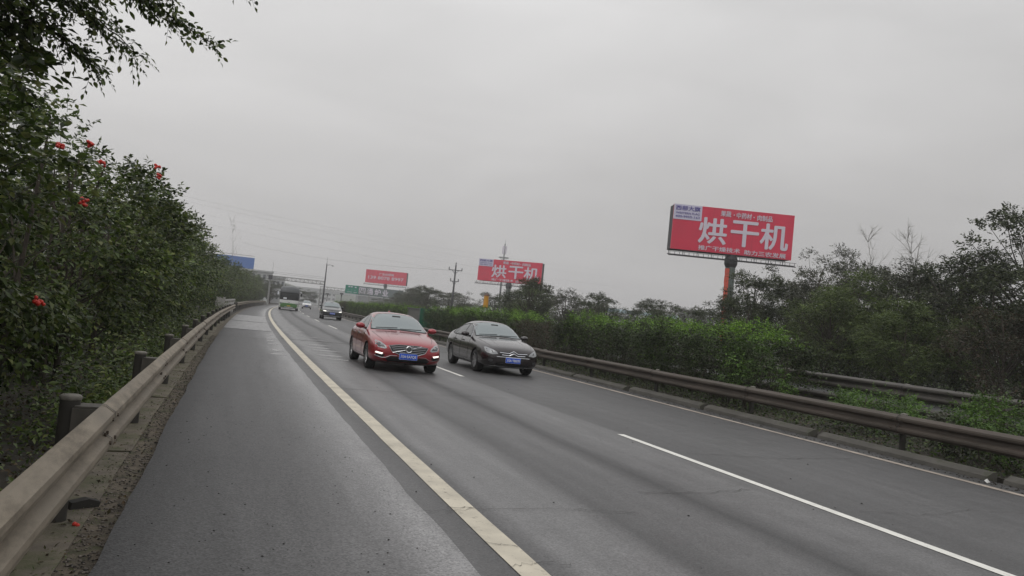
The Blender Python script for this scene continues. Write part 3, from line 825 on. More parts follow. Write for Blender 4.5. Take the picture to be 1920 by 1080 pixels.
cover('verge_moss_tufts', 1500, (-2.80, -2.62, 2, 30, -.03), .03, M['leaf_mid'], 38, .03, powr=1.4, ratio=.2)
cover('median_undergrowth', 34000, (8.62, 12.8, 5, 70, .05), .075, M['leaf_hedge'], 33, .5, powr=1.7)
cover('median_weeds', 5000, (8.6, 11.5, 5, 30, .05), .07, M['leaf_mid'], 34, .25, powr=1.6)
cover('median_litter', 6000, (8.48, 12, 5, 50, .05), .06, M['litter_leaf'], 35, .03, powr=1.6)

# --- median hedge
def hedge_mesh(seed, L=2.6, w=1.9, h=1.82, new=True, leafm='leaf_hedge', dens=1.0):
    r = np.random.default_rng(seed)
    m = int(2300 * dens)
    T0 = np.stack([r.uniform(-w / 2, w / 2, m), r.uniform(-L / 2, L / 2, m), .25 + (h - .35) * r.uniform(0, 1, m) ** .65], -1)
    edge = r.uniform(0, 1, m) < .55        # push to the outside
    T0[edge, 0] = np.sign(T0[edge, 0]) * (w / 2) * r.uniform(.75, 1, edge.sum())
    nC = int(64 * L / 2.6); cen = T0[edge][:nC].copy()      # most twigs gather in clumps that leave dark gaps between them
    ci = r.integers(0, len(cen), m); g_ = r.uniform(0, 1, m) < .58
    T0[g_] = cen[ci[g_]] + r.normal(0, 1, (g_.sum(), 3)) * np.array([.10, .13, .12])
    T0[:, 2] = np.clip(T0[:, 2], .12, h - .04)
    T0[:, 0] *= .72 + .28 * np.clip((T0[:, 2] - .2) / .8, 0, 1)
    bump = .13 * np.sin(T0[:, 1] * 2.6 + seed) + .07 * np.sin(T0[:, 1] * 7 + seed * 2); T0[:, 2] += bump * (T0[:, 2] / h)
    TD = unit(np.stack([T0[:, 0] * .8, r.normal(0, .4, m), np.full(m, .35)], -1) + r.normal(0, .4, (m, 3)))
    P, D, N, Ls, W = twig_leaves(T0, TD, r.uniform(.12, .28, m), 5, .062, .55, np.full(m, .1), r, .5)
    out = [('foliage', fast_mesh('hedge_foliage', *leaves(P, D, N, Ls, W), M[leafm]))]
    wood = MB()
    for k in range(11):
        b = (r.uniform(-.3, .3), r.uniform(-L / 2, L / 2), 0)
        for q in range(4):
            tp = (b[0] + r.normal(0, .4), b[1] + r.normal(0, .35), h * r.uniform(.6, .95)); pts = limb_path(b, tp, r, 0, 4)
            wood.tube(pts, [.018, .014, .010, .007, .004], 4)
    out.append(('branches', wood.mesh('hedge_stems', M['bark'])))
    if new:
        m = int(900 * dens)
        T0 = np.stack([r.uniform(-w / 2, w / 2, m), r.uniform(-L / 2, L / 2, m), h - .02 + r.uniform(-.12, .08, m)], -1)
        cen = T0[:int(16 * L / 2.6)].copy(); hi_ = r.uniform(-.07, .13, len(cen)); ci = r.integers(0, len(cen), m); g_ = r.uniform(0, 1, m) < .7
        T0[g_] = cen[ci[g_]] + r.normal(0, 1, (g_.sum(), 3)) * np.array([.13, .15, .05]); T0[g_, 2] += hi_[ci[g_]]
        T0[:, 2] += .13 * np.sin(T0[:, 1] * 2.6 + seed) + .07 * np.sin(T0[:, 1] * 7 + seed * 2) - .10 * np.abs(T0[:, 0] / (w / 2)) ** 3
        drop_ = r.uniform(0, 1, m) < .34; T0[drop_, 2] -= r.uniform(.0, 1, drop_.sum()) ** 1.7 * .9; T0[drop_, 0] = np.sign(T0[drop_, 0]) * w * .48
        patch = np.sin(T0[:, 1] * 1.9 + seed * 1.3) + .6 * np.sin(T0[:, 0] * 4 + seed) + r.normal(0, .5, m) > -.25
        T0 = T0[patch]; m = len(T0)
        TD = unit(r.normal(0, .6, (m, 3)) + np.array([0, 0, .5]))
        P, D, N, Ls, W = twig_leaves(T0, TD, r.uniform(.08, .2, m), 5, .060, .58, np.full(m, .1), r, .8)
        out.append(('new_growth', fast_mesh('hedge_new', *leaves(P, D, N, Ls, W), M['leaf_new'])))
    return out
hk = [hedge_mesh(s) for s in (1, 2, 3, 4)]
hk_far = [hedge_mesh(s, L=5.4, dens=1.1) for s in (5, 6)]
dead = hedge_mesh(9, leafm='leaf_brown', new=False, dens=.55)
n_h = 0
yy = 16.2
while yy < 41:
    p = rp(10.35, yy, .04)
    if 27.4 < yy < 31.0:
        place_plant(dead, 'hedge_shrub', 'bare brown hedge shrub with hardly any leaves, ' + ('nearer' if yy < 29.3 else 'farther') + ' of the two beside the black car', 'hedge', p, -heading(yy), (1, 1, .93), 'hedge shrubs in the median')
    else:
        place_plant(hk[n_h % 4], 'hedge_shrub', f'{ORD[n_h]} clipped hedge shrub from the near end, bright new leaves on top', 'hedge', p, -heading(yy) + (math.pi if n_h % 3 == 1 else 0), (1, 1, [1.0, .97, 1.02, .98][n_h % 4]), 'hedge shrubs in the median')
        n_h += 1
    yy += 2.35
for yy in [59, 64, 69, 74, 80, 87, 94, 101, 108, 116, 124, 132]:
    p = rp(10.35, yy, .04)
    place_plant(hk_far[n_h % 2], 'hedge_shrub', f'{ORD[n_h]} clipped hedge shrub from the near end, far side of the green panel', 'hedge', p, -heading(yy), (1, 1, 1.0), 'hedge shrubs in the median')
    n_h += 1
yy = 43.5
for q in range(3):
    p = rp(10.35, yy, .04)
    place_plant(hk[(n_h + q) % 4], 'hedge_shrub', f'{["nearest", "middle", "farthest"][q]} of three dark green hedge shrubs just before the green panel', 'hedge', p, -heading(yy), (1, 1, .99), 'hedge shrubs in the median')
    yy += 2.5
# light green low shrubs at the near end of the median
def low_shrub(seed, r0, h):
    pd = make_plant(seed, h, r0, r0 * 1.1, .1, 34, .24, 30, .14, 6, .055, .55, .1, .015, nstem=4, stems=False, shell=.35, up=.7)
    return plant_meshes(pd, M['leaf_fresh'], name='low')
place_plant(low_shrub(65, .95, 1.78), 'hedge_shrub', 'loose fresh green shrub spilling down at the near end of the hedge', 'hedge', rp(9.75, 15.2, .0))
place_plant(low_shrub(61, 1.0, 1.0), 'low_shrub', 'low bright green shrub in the gap past the hedge end, behind the median rail', 'shrub', rp(10.3, 12.0, .0))
place_plant(low_shrub(62, .85, 1.12), 'low_shrub', 'bright green shrub at the right edge just behind the median rail', 'shrub', rp(9.6, 8.9, .0))
bs = plant_meshes(make_plant(63, 1.5, .55, .6, .3, 22, .2, 8, .2, 4, .05, .5, .1, .02, nstem=3, stems=True, shell=.3), M['leaf_brown'], name='wisp')
place_plant(bs, 'sparse_shrub', 'thin leafless dark shrub between the two right guardrails', 'shrub', rp(10.6, 9.7, .0))
bs2 = plant_meshes(make_plant(64, .8, .35, .4, .2, 12, .16, 8, .2, 5, .11, .6, .1, .015, nstem=3, stems=True, shell=.3), M['leaf_grey'], name='weed')
place_plant(bs2, 'broadleaf_weed', 'pale broad leaved weed left of the bright shrub at the right edge', 'weed', rp(9.6, 9.6, .0))

# --- trees beyond the opposite carriageway
T = {}
T['dark'] = [plant_meshes(make_plant(300 + s, 7.0, 2.6, 2.6, 1.0, 58, .62, 52, .24, 6, .125, .48, .15, .13, stems=False, shell=.4, shape=['round', 'vase', 'round'][s], flat=.55), M['leaf_dark'], name='tree') for s in range(3)]
T['grey'] = [plant_meshes(make_plant(310 + s, 6.6, 2.2, 2.2, 1.3, 52, .52, 40, .24, 6, .115, .45, .2, .11, stems=False, shell=.35, shape='vase'), M['leaf_grey'], name='tree') for s in range(2)]
T['green'] = [plant_meshes(make_plant(320 + s, 5.4, 2.3, 2.3, .6, 56, .66, 54, .26, 6, .115, .45, .3, .1, stems=False, shell=.5, flat=.6), M['leaf_mid'], name='tree') for s in range(2)]
T['brown'] = [plant_meshes(make_plant(330, 5.8, 2.1, 2.1, .8, 44, .58, 44, .25, 6, .115, .45, .2, .1, stems=False, shell=.4), M['leaf_brown'], name='tree')]
def bare_tree(seed, h, rnum=26):
    r = np.random.default_rng(seed); mb = MB(); trunk = limb_path((0, 0, 0), (r.normal(0, .2), r.normal(0, .2), h), r, 0, 8)
    mb.tube(trunk, [.05 * (1 - .9 * i / 8) for i in range(9)], 6)
    for k in range(rnum):
        i = r.integers(3, 9); a = np.array(trunk[i]); d = unit(np.array([r.normal(), r.normal(), 1.7])); L = h * .28 * (1.2 - i / 10)
        e = a + d * L; pts = limb_path(a, e, r, 0, 4); mb.tube(pts, [.016, .012, .009, .007, .005], 4)
        for q in range(7):
            b = np.array(pts[r.integers(1, 5)]); e2 = b + unit(d + r.normal(0, .5, 3)) * L * .4; mb.tube([tuple(b), tuple(e2)], [.008, .004], 3)
    return mb
right_trees = [  # kind, variant, x, y, scale, height scale, label
    ('dark', 0, 31.5, 23.0, 1.3, 1.34, 'tallest dark tree at the right edge, its open crown rising out of frame'),
    ('dark', 1, 28.5, 19.2, 1.0, .92, 'dark spreading tree at the right edge in front of the tallest one'),
    ('dark', 2, 31.0, 25.5, 1.05, 1.06, 'dark round tree second from the right edge, stepped crown'),
    ('brown', 0, 26.5, 20.5, .95, .80, 'reddish brown tree in front of the dark trees at right'),
    ('green', 0, 29.5, 30.5, 1.0, 1.15, 'fresh green fine leaved tree below the bare spindly tops'),
    ('grey', 0, 33.0, 35.0, 1.0, 1.22, 'greyish airy tree whose crown stands highest between billboard and right edge'),
    ('grey', 1, 30.5, 34.3, 1.05, 1.2, 'greyish tree just right of the big billboard, thin crown'),
    ('green', 1, 27.0, 29.5, 1.05, .95, 'bushy green tree in front of the grey trees right of the billboard pole'),
    ('dark', 1, 29.5, 38.5, 1.0, .98, 'dark tree covering the foot of the big billboard pole'),
    ('dark', 2, 27.0, 35.5, .8, .70, 'small dark tree behind the right end of the hedge'),
    ('grey', 1, 33.5, 40.0, 1.0, 1.12, 'grey green tree standing right behind the billboard pole'),
    ('green', 0, 26.5, 24.5, .9, .72, 'low green tree in shade behind the hedge gap'),
    ('dark', 0, 35.0, 29.0, 1.15, 1.0, 'dark tree in the rear row below the right bare top'),
    ('dark', 1, 36.0, 36.5, 1.15, .98, 'dark tree in the rear row below the left bare top'),
    ('green', 1, 27.0, 14.0, 1.0, .80, 'green tree at the very right edge above the double guardrail'),
    ('grey', 0, 30.5, 27.8, 1.15, 1.0, 'grey green tree filling the gap between the bare tops and the tall dark tree'),
    ('green', 0, 28.2, 26.4, 1.1, .86, 'leafy green tree left of the reddish brown one'),
    ('dark', 2, 33.5, 31.5, 1.1, 1.0, 'dark tree between the two bare spindly tops'),
    ('dark', 0, 31.5, 36.5, 1.05, .84, 'dark dense tree behind the right end of the big billboard'),
    ('green', 1, 29.8, 23.6, .95, .90, 'green tree directly left of the tallest dark tree'),
]
for kd, v, x, y, s, hs, lb in right_trees:
    place_plant(T[kd][v], 'roadside_tree', lb, 'tree', (x, y, -.1), (x * 7 + y) % 6.28, (s, s, hs), 'trees beyond the opposite carriageway')
for (x, y, h, sd, lb) in [(35.5, 36.0, 8.6, 1, 'left one of two bare pale spindly trees above the green tree tops'), (34.5, 32.4, 8.3, 2, 'right one of two bare pale spindly trees above the green tree tops')]:
    o = bare_tree(sd, h).build('bare_tree', M['bark_pale'], loc=(x, y, -.1)); tag(o, lb, 'tree')
cover('undergrowth', 42000, (22.4, 30, 10, 60, -.1), .15, M['leaf_hedge'], 41, 2.3)
cover('rear_thicket', 34000, (31, 44, 14, 44, -.1), .20, M['leaf_dark'], 42, 4.6)

# middle distance tree line
mid = [(24.3, 62, .95, .78), (26.2, 66, 1.1, .86), (28, 71, 1.0, .80), (26, 58, .85, .66), (28.5, 60, .9, .62), (25.5, 52, .7, .58), (27.5, 54.5, .75, .64), (29, 49, .75, .58), (31, 52, .85, .62), (29.5, 45.5, .7, .52), (33, 48, .8, .6), (33.5, 43, .7, .58), (27.5, 47.5, .75, .50), (35, 46, .8, .62)]
for i, (x, y, s, hs) in enumerate(mid):
    s *= 1.08; hs *= 1.12
    kd, v = [('dark', 0), ('green', 0), ('dark', 2), ('grey', 0), ('dark', 1), ('grey', 1)][i % 6]
    place_plant(T[kd][v], 'roadside_tree', f'{ORD[i]} tree counted rightward in the low row left of the big billboard pole', 'tree', (x, y, -.1), i * 1.7, (s, s, hs), 'low trees behind the median hedge')
far_ = [(31, 84, 1.2, .72), (32, 94, 1.1, .78), (31, 104, 1.2, .85), (32, 115, 1.3, .82), (31.5, 127, 1.4, .95), (33, 140, 1.5, 1.0), (35, 153, 1.6, 1.05), (38, 167, 1.6, 1.05), (40, 182, 1.6, 1.15), (43, 200, 1.7, 1.0), (46, 220, 1.7, .9), (50, 245, 2, .95), (48.5, 262, 1.8, .8), (58, 262, 2.1, 1.1), (55, 285, 2, .85)]
for i, (x, y, s, hs) in enumerate(far_):
    kd, v = [('dark', 0), ('dark', 2), ('grey', 1)][i % 3]
    place_plant(T[kd][v], 'distant_tree', f'{ORD[i]} hazy tree counted leftward behind the hedge, toward the vanishing road', 'tree', (x, y, -.1), i * 2.3, (s, s, hs), 'hazy trees along the far side of the road')
cover('rear_thicket', 12000, (24, 40, 60, 230, -.1), .4, M['leaf_dark'], 43, 2.4)
# left far side of the bend
for i, (x, y, s, hs) in enumerate([(6.3, 190, 1.5, .95), (10, 215, 1.6, .9), (15, 245, 1.7, .95), (21, 275, 1.8, .95), (29, 305, 1.8, .9)]):
    place_plant(T['dark'][i % 3], 'distant_tree', f'{ORD[i]} hazy tree behind the coach on the outer side of the bend', 'tree', (x, y, -.1), i * 1.1, (s, s, hs), 'hazy trees behind the coach')
# round dark bush in the median next to the lamp pole
rd = plant_meshes(make_plant(71, 2.2, 1.0, 1.0, .3, 30, .35, 30, .2, 5, .09, .6, .1, .05, stems=False, shell=.5), M['leaf_brown'], name='ball')
place_plant(rd, 'round_bush', 'round dark purplish bush behind the dark SUV at the foot of the tall pole', 'shrub', rp(9.5, 104, 0), 0, (1.1, 1.1, 1.1))
# spindly bare poles over the left tree tops
mb = bare_tree(11, 14.5, 14); o = mb.build('bare_tree', M['bark_pale'], loc=(-1.2, 150, 0)); tag(o, 'thin bare tree tops standing before the blue billboard', 'tree')

# ------------------------------------------------------------------ lettering
def text_mesh(body, w, h, m, emb=0.0, ext=.02, font_spacing=1.0):
    """lettering standing in the xz plane, facing -y, centred, fitted to w x h"""
    cu = bpy.data.curves.new('lettering', 'FONT'); cu.body = body; cu.size = 1; cu.offset = 0.0; cu.extrude = 0.0; cu.resolution_u = 3
    cu.space_character = font_spacing
    ob = bpy.data.objects.new('tmp', cu); C.objects.link(ob)
    dg = bpy.context.evaluated_depsgraph_get(); ev = ob.evaluated_get(dg); me = bpy.data.meshes.new_from_object(ev)
    bpy.data.objects.remove(ob)
    n = len(me.vertices)
    if n == 0: return me
    a = np.empty(n * 3, np.float32); me.vertices.foreach_get('co', a); a = a.reshape(-1, 3)
    lo, hi = a.min(0), a.max(0); sz = np.maximum(hi - lo, 1e-6)
    x = (a[:, 0] - (lo[0] + hi[0]) / 2) / sz[0] * w; z = (a[:, 1] - (lo[1] + hi[1]) / 2) / sz[1] * h
    b = np.stack([x, np.zeros(n), z], -1).astype(np.float32); me.vertices.foreach_set('co', b.ravel())
    me.materials.clear(); me.materials.append(m); me.update()
    bm = bmesh.new(); bm.from_mesh(me)
    if emb:                                   # heavier strokes: the outline again, nudged sideways and up
        src = list(bm.verts) + list(bm.edges) + list(bm.faces); base = h if len(body) > 1 else min(w, h)
        for q, (ax, az) in enumerate(((1, 0), (-1, 0), (0, .7), (0, -.7), (.7, .5), (-.7, -.5))):
            d_ = bmesh.ops.duplicate(bm, geom=src)
            for v in [g for g in d_['geom'] if isinstance(g, bmesh.types.BMVert)]:
                v.co.x += ax * emb * base; v.co.z += az * emb * base; v.co.y -= .002 * (q + 1)
    r = bmesh.ops.extrude_face_region(bm, geom=list(bm.faces))
    for v in [g for g in r['geom'] if isinstance(g, bmesh.types.BMVert)]: v.co.y -= ext
    bmesh.ops.recalc_face_normals(bm, faces=bm.faces); bm.to_mesh(me); bm.free()
    return me

# ------------------------------------------------------------------ billboards
M['red_board'] = mat('red_vinyl', (.60, .017, .060), .5, var=.10, vscale=.35)
M['seam'] = mat('vinyl_seam_red', (.40, .016, .032), .5)
M['seam_blue'] = mat('vinyl_seam_blue', (.03, .10, .34), .5)
M['white_vinyl'] = mat('white_vinyl', (.62, .58, .66), .45)
M['lilac_vinyl'] = mat('logo_panel_vinyl', (.55, .53, .66), .45)
M['navy'] = mat('navy_print', (.07, .055, .28), .45)
M['frame'] = mat('dark_frame_steel', (.018, .018, .02), .6, metal=.3)
M['pole_green'] = mat('green_grey_pole', (.10, .125, .11), .55, metal=.2, var=.2, vscale=.8)
M['banner'] = mat('orange_red_banner', (.55, .07, .035), .6)
M['blue_board'] = mat('blue_vinyl', (.035, .13, .42), .5)
M['steel'] = mat('grey_steel', (.16, .17, .17), .5, metal=.4)
def board_text(par, body, w, h, x, z, m, emb=0.0, depth=-.16, name='lettering'):
    return mesh_obj(name, text_mesh(body, w, h, m, emb), par, loc=(x, depth, z))
def billboard(label, loc, W, H, clear, kind, pole_x=0.0, rz=0.0, pole=True):
    t = thing('billboard', label, 'billboard', loc, rz)
    mb = MB(); mb.box((0, 0, clear + H / 2), (W, .24, H)); panel = mb.build('front_panel', M['red_board'] if kind != 'blue' else M['blue_board'], t)
    # thin seams of vinyl sheets
    mb = MB(); mb.box((0, 2.15, clear + H / 2), (W, .24, H)); mb.build('back_panel', M['frame'], t)
    for i in range(1, 6):
        mb = MB(); mb.box((-W / 2 + W * i / 6, -.122, clear + H / 2), (.03, .006, H)); mb.build('vinyl_seam', M['seam_blue'] if kind == 'blue' else M['seam'], t)
    fr = MB()
    for i in range(10):
        x = -W / 2 + .15 + (W - .3) * i / 9
        fr.bar((x, .2, clear + .2), (x, 2.0, clear + .2), .12); fr.bar((x, .2, clear + H - .2), (x, 2.0, clear + H - .2), .12); fr.bar((x, .65, clear + .2), (x, .65, clear + H - .2), .12)
    for z in (1.2, 3, 4.8): fr.bar((-W / 2 + .1, .65, clear + z), (W / 2 - .1, .65, clear + z), .12)
    fr.build('truss', M['frame'], t, kind='stuff')
    for sx in (-1, 1):
        mb = MB(); mb.box((sx * (W / 2 - .04), 1.08, clear + H / 2), (.06, 1.88, H - .1)); mb.build('end_cover', M['frame'], t)
    cw = MB(); yb = -1.0
    cw.bar((-W / 2 - .4, yb, clear - .95), (W / 2 + .4, yb, clear - .95), .10); cw.bar((-W / 2 - .4, yb + .8, clear - .75), (W / 2 + .4, yb + .8, clear - .75), .10)
    cw.bar((-W / 2 - .4, yb, clear - .45), (W / 2 + .4, yb, clear - .45), .05)
    for i in range(27):
        x = -W / 2 - .2 + (W + .4) * i / 26
        cw.bar((x, yb, clear - .95), (x, yb, clear - .42), .05); cw.bar((x, yb, clear - .95), (x, yb + .9, clear - .75), .06)
        if i % 3 == 0: cw.bar((x, yb + .85, clear - .78), (x, .0, clear), .07)
    cw.build('catwalk', M['frame'], t, kind='stuff')
    if pole:
        mb = MB(); mb.lathe([(.66, 0), (.64, clear - 1.6)], n=24, c=(pole_x, .55, 0)); po = mb.build('pole', M['pole_green'], t, True)
        mb = MB(); mb.lathe([(.66, clear - 1.7), (.86, clear - 1.25), (.86, clear - .6), (.62, clear - .1), (.62, clear)], n=20, c=(pole_x, .55, 0)); mb.build('pole_head', M['frame'], t)
    if kind == 'dryer':
        sg = MB(); pw, ph = W * .233, H * .335; sg.box((-W / 2 + pw / 2, -.14, clear + H - ph / 2), (pw, .05, ph)); pn = sg.build('logo_panel', M['lilac_vinyl'], t)
        cx0 = -W / 2 + pw / 2; top = clear + H
        board_text(t, '西部大旗', pw * .86, ph * .30, cx0, top - ph * .24, M['navy'], .03, -.17)
        board_text(t, 'WESTERN FLAG', pw * .84, ph * .13, cx0, top - ph * .57, M['navy'], .02, -.17)
        board_text(t, '400-9955-163', pw * .86, ph * .15, cx0, top - ph * .80, M['navy'], .01, -.17)
        wv = M['white_vinyl']
        for s, u in (('烘', .335), ('干', .60), ('机', .845)):
            board_text(t, s, W * .225, H * .56, W * (u - .5), clear + H * .475, wv, .026)
        board_text(t, '果蔬', W * .085, H * .125, W * (.432 - .5), clear + H * .885, wv, .02)
        board_text(t, '·', W * .010, H * .03, W * (.50 - .5), clear + H * .875, wv, .02)
        board_text(t, '中药材', W * .125, H * .125, W * (.583 - .5), clear + H * .875, wv, .02)
        board_text(t, '·', W * .010, H * .03, W * (.665 - .5), clear + H * .865, wv, .02)
        board_text(t, '肉制品', W * .125, H * .125, W * (.755 - .5), clear + H * .865, wv, .02)
        board_text(t, '推广干燥技术', W * .345, H * .105, W * (.40 - .5), clear + H * .085, wv, .02)
        board_text(t, '助力三农发展', W * .345, H * .105, W * (.78 - .5), clear + H * .075, wv, .02)
    if kind == 'phone':
        wv = M['white_vinyl']
        board_text(t, '广告位招租', W * .36, H * .17, -W * .0 + .2, clear + H * .72, wv, .02)
        board_text(t, '139 8078 8997', W * .86, H * .24, 0, clear + H * .42, wv, .02)
    return t
b1 = billboard('big red billboard on a thick green pole, right of centre, white dryer lettering', (61.5, 86, 0), 16.1, 6.0, 13.41, 'dryer', pole_x=.3, rz=R(-20))
# ragged orange banner down the pole
rr = random.Random(4); mb = MB(); out = []
for i in range(24):
    z = 11.5 - i * .42; out.append((-.56 + rr.uniform(-.06, .06), z))
pts = out + [(-.02, z) for _, z in out[::-1]]
mb.prism(pts, -.22, -.18); mb.build('pole_banner', M['banner'], b1, label='ragged orange red vertical banner on the left of the pole')
billboard('second red dryer billboard, farther off, above the trees left of the big one', (70.4, 197, 0), 18.0, 6.0, 12.1, 'dryer', rz=R(-35.8))
billboard('hazy red billboard with a white telephone number, far beyond the hedge', (66.2, 353, 0), 19.5, 6.0, 13.05, 'phone', rz=R(-28))
billboard('blank blue billboard rising above the left bank trees', (.2, 300, 0), 13.6, 4.1, 11.3, 'blue')

# rooftop company sign partly hidden by trees
M['sign_grey'] = mat('grey_green_sign_frame', (.10, .13, .13), .6)
t = thing('rooftop_sign', 'grey company sign with large white characters under the hazy red billboard', 'sign', (54.5, 300, 0))
mb = MB(); mb.box((0, 0, 7.7), (18, .4, 3.4)); mb.build('sign_panel', M['sign_grey'], t)
mb = MB(); mb.box((0, 3, 2.9), (16.5, 5.4, 5.6)); mb.build('building', mat('grey_block_wall', (.25, .26, .26), .8), t)
for k, ch in enumerate('四通炉业'):
    mesh_obj('character', text_mesh(ch, 2.3, 2.3, M['white_vinyl'], .03), t, loc=(-6.9 + 3.0 * k, -.25, 7.7))

# ------------------------------------------------------------------ gantries, poles, wires
def truss(mb, a, b, h, d, n):
    a, b = Vector(a), Vector(b); up = Vector((0, 0, h)); bk = Vector((0, d, 0))
    for o in (Vector(), up, bk, bk + up): mb.bar(a + o, b + o, .12)
    for i in range(n):
        p, q = a.lerp(b, i / n), a.lerp(b, (i + 1) / n)
        mb.bar(p if i % 2 else p + up, q + up if i % 2 else q, .07); mb.bar(p, p + up, .06); mb.bar(p + bk, p + bk + up, .06)
        mb.bar(p if i % 2 else p + bk, q + bk if i % 2 else q, .05)
M['gantry'] = mat('gantry_steel', (.28, .28, .27), .6, metal=.3, var=.2)
M['gantry_dark'] = mat('dark_pole_steel', (.075, .075, .08), .6, metal=.2)
g = thing('gantry', 'steel truss gantry spanning the lanes behind the coach', 'gantry', (0, 0, 0))
mb = MB(); truss(mb, (6.0, 150, 5.0), (16.6, 150, 5.0), .62, .8, 14); mb.build('truss', M['gantry'], g, kind='stuff')
mb = MB(); mb.lathe([(.17, 0), (.16, 5.0)], n=12, c=(6.65, 150.3, 0)); mb.build('post', M['gantry'], g, True)
mb = MB(); mb.box((6.65, 150.3, 5.3), (.7, .9, .8)); mb.build('post_head', M['gantry_dark'], g)
mb = MB(); mb.tube([(6.9, 150, 5.6), (6.9, 150, 8.2)], .03, 5); mb.build('lightning_rod', M['gantry'], g)
for z in (6.1, 6.4):
    mb = MB(); mb.tube([(6.6, 150.1, z), (16.4, 150.1, z)], .02, 4); mb.build('safety_wire', M['gantry'], g)
g = thing('lamp_pole', 'tall dark pole with a small arm lamp at the right end of the gantry', 'pole', (16.45, 149.0, 0))
mb = MB(); mb.tube([(0, 0, 0), (.02, 0, 4.5), (.04, 0, 9.0)], [.19, .15, .09], 12); mb.build('shaft', M['gantry_dark'], g, True)
mb = MB(); mb.tube([(.04, 0, 9.0), (.04, 0, 10.3)], [.03, .02], 5); mb.build('rod', M['gantry_dark'], g)
mb = MB(); mb.tube([(.04, 0, 8.6), (.6, 0, 8.85), (1.1, 0, 8.75)], .03, 5); ar = mb.build('arm', M['gantry_dark'], g)
mb = MB(); mb.box((1.15, 0, 8.68), (.28, .2, .16)); mb.build('camera_head', M['steel'], ar)

g = thing('gantry', 'distant gantry truss carrying a green direction sign', 'gantry', (0, 0, 0))
mb = MB(); truss(mb, (23.5, 222, 5.4), (37.5, 222, 5.4), .7, .9, 14); mb.build('truss', M['gantry'], g, kind='stuff')
for x in (23.6, 37.4):
    mb = MB(); mb.lathe([(.18, 0), (.16, 5.4)], n=10, c=(x, 222.4, 0)); mb.build('post', M['gantry'], g, True)
mb = MB(); mb.box((32.2, 221.6, 6.15), (3.7, .12, 2.35)); sp = mb.build('direction_sign', mat('sign_green', (.02, .22, .15), .5), g, label='green direction sign with faint white marks')
mb = MB()
for (x, z, w, h) in [(31.4, 6.9, .5, .32), (32.1, 6.9, .5, .32), (33.2, 6.85, .5, .32), (31.2, 6.0, .4, .06), (32.2, 6.05, .06, .4), (33.1, 6.0, .4, .06), (31.6, 5.4, 1.4, .12), (33.2, 5.38, .9, .12)]:
    mb.box((x, 221.50, z), (w, .03, h))
mb.build('white_marks', M['white_vinyl'], sp)

def power_pole(loc, h, label):
    t = thing('power_pole', label, 'power pole', loc)
    mb = MB(); mb.tube([(0, 0, 0), (0, 0, h)], [.17, .10], 10); mb.build('pole', M['gantry_dark'], t, True)
    for z, w in ((h - .7, 1.9), (h - 2.2, 1.2)):
        mb = MB(); mb.bar((-w / 2, 0, z), (w / 2, 0, z + .02), .09); mb.bar((-w / 4, 0, z), (0, 0, z - .5), .05); mb.bar((w / 4, 0, z), (0, 0, z - .5), .05); cb = mb.build('crossarm', M['gantry_dark'], t)
        for sx in (-w / 2 + .06, w / 2 - .06, ):
            ib = MB(); ib.lathe([(.05, 0), (.09, .1), (.05, .16), (.09, .24), (.03, .34)], n=8, c=(sx, 0, z + .06)); ib.build('insulator', M['steel'], cb)
    ib = MB(); ib.lathe([(.05, 0), (.09, .1), (.05, .16), (.09, .24), (.03, .4)], n=8, c=(0, 0, h)); ib.build('insulator', M['steel'], t)
    mb = MB(); mb.bar((-1.6, 0, h - 4.8), (0, 0, h - 4.8), .07); mb.build('bracket', M['gantry_dark'], t)
    return t
power_pole((28.0, 100, -.1), 8.5, 'dark wooden power pole with crossarms left of the second red billboard')
# telecom mast behind the second billboard
t = thing('telecom_mast', 'thin telecom mast with panel antennas above the second red billboard', 'mast', (76.3, 220, 0))
mb = MB(); mb.tube([(0, 0, 0), (0, 0, 25.0)], [.35, .18], 10); mb.build('mast', M['steel'], t, True)
mb = MB(); mb.lathe([(1.5, 20.6), (1.6, 20.7), (1.5, 20.8), (1.4, 20.7), (1.5, 20.6)], n=16)
for a in range(4): mb.bar((0, 0, 19.6), (1.4 * math.cos(a * 1.57), 1.4 * math.sin(a * 1.57), 20.7), .08)
mb.build('platform', M['steel'], t)
for a in range(5):
    mb = MB(); an = a * 1.2566 + .3; mb.box((.55 * math.cos(an), .55 * math.sin(an), 23.0), (.28, .2, 2.4), an); mb.build('antenna_panel', M['white_vinyl'], t)
mb = MB(); mb.tube([(0, 0, 25), (0, 0, 26.2)], .04, 5); mb.build('lightning_rod', M['steel'], t)

# yellow box sign on a post behind the hedge
t = thing('lamp_box', 'orange yellow box on a short white post standing above the hedge', 'light box', (19.65, 60, 0))
mb = MB(); mb.tube([(0, 0, 0), (0, 0, 2.6)], .05, 8); mb.build('post', M['white_vinyl'], t)
oy = mat('orange_yellow_plastic', (.55, .27, .03), .5)
mb = MB(); mb.lathe([(.16, 2.5), (.22, 2.56), (.20, 3.45), (.16, 3.5)], n=8); mb.box((0, -.20, 3.0), (.06, .06, .7)); mb.build('box', oy, t)
bc = mat('brown_cap', (.10, .05, .03), .6)
mb = MB(); mb.lathe([(.26, 3.48), (.20, 3.56), (.02, 3.68)], n=8); mb.build('cap', bc, t)
mb = MB(); mb.lathe([(.24, 2.44), (.26, 2.52), (.0, 2.5)], n=8); mb.build('tray', bc, t)

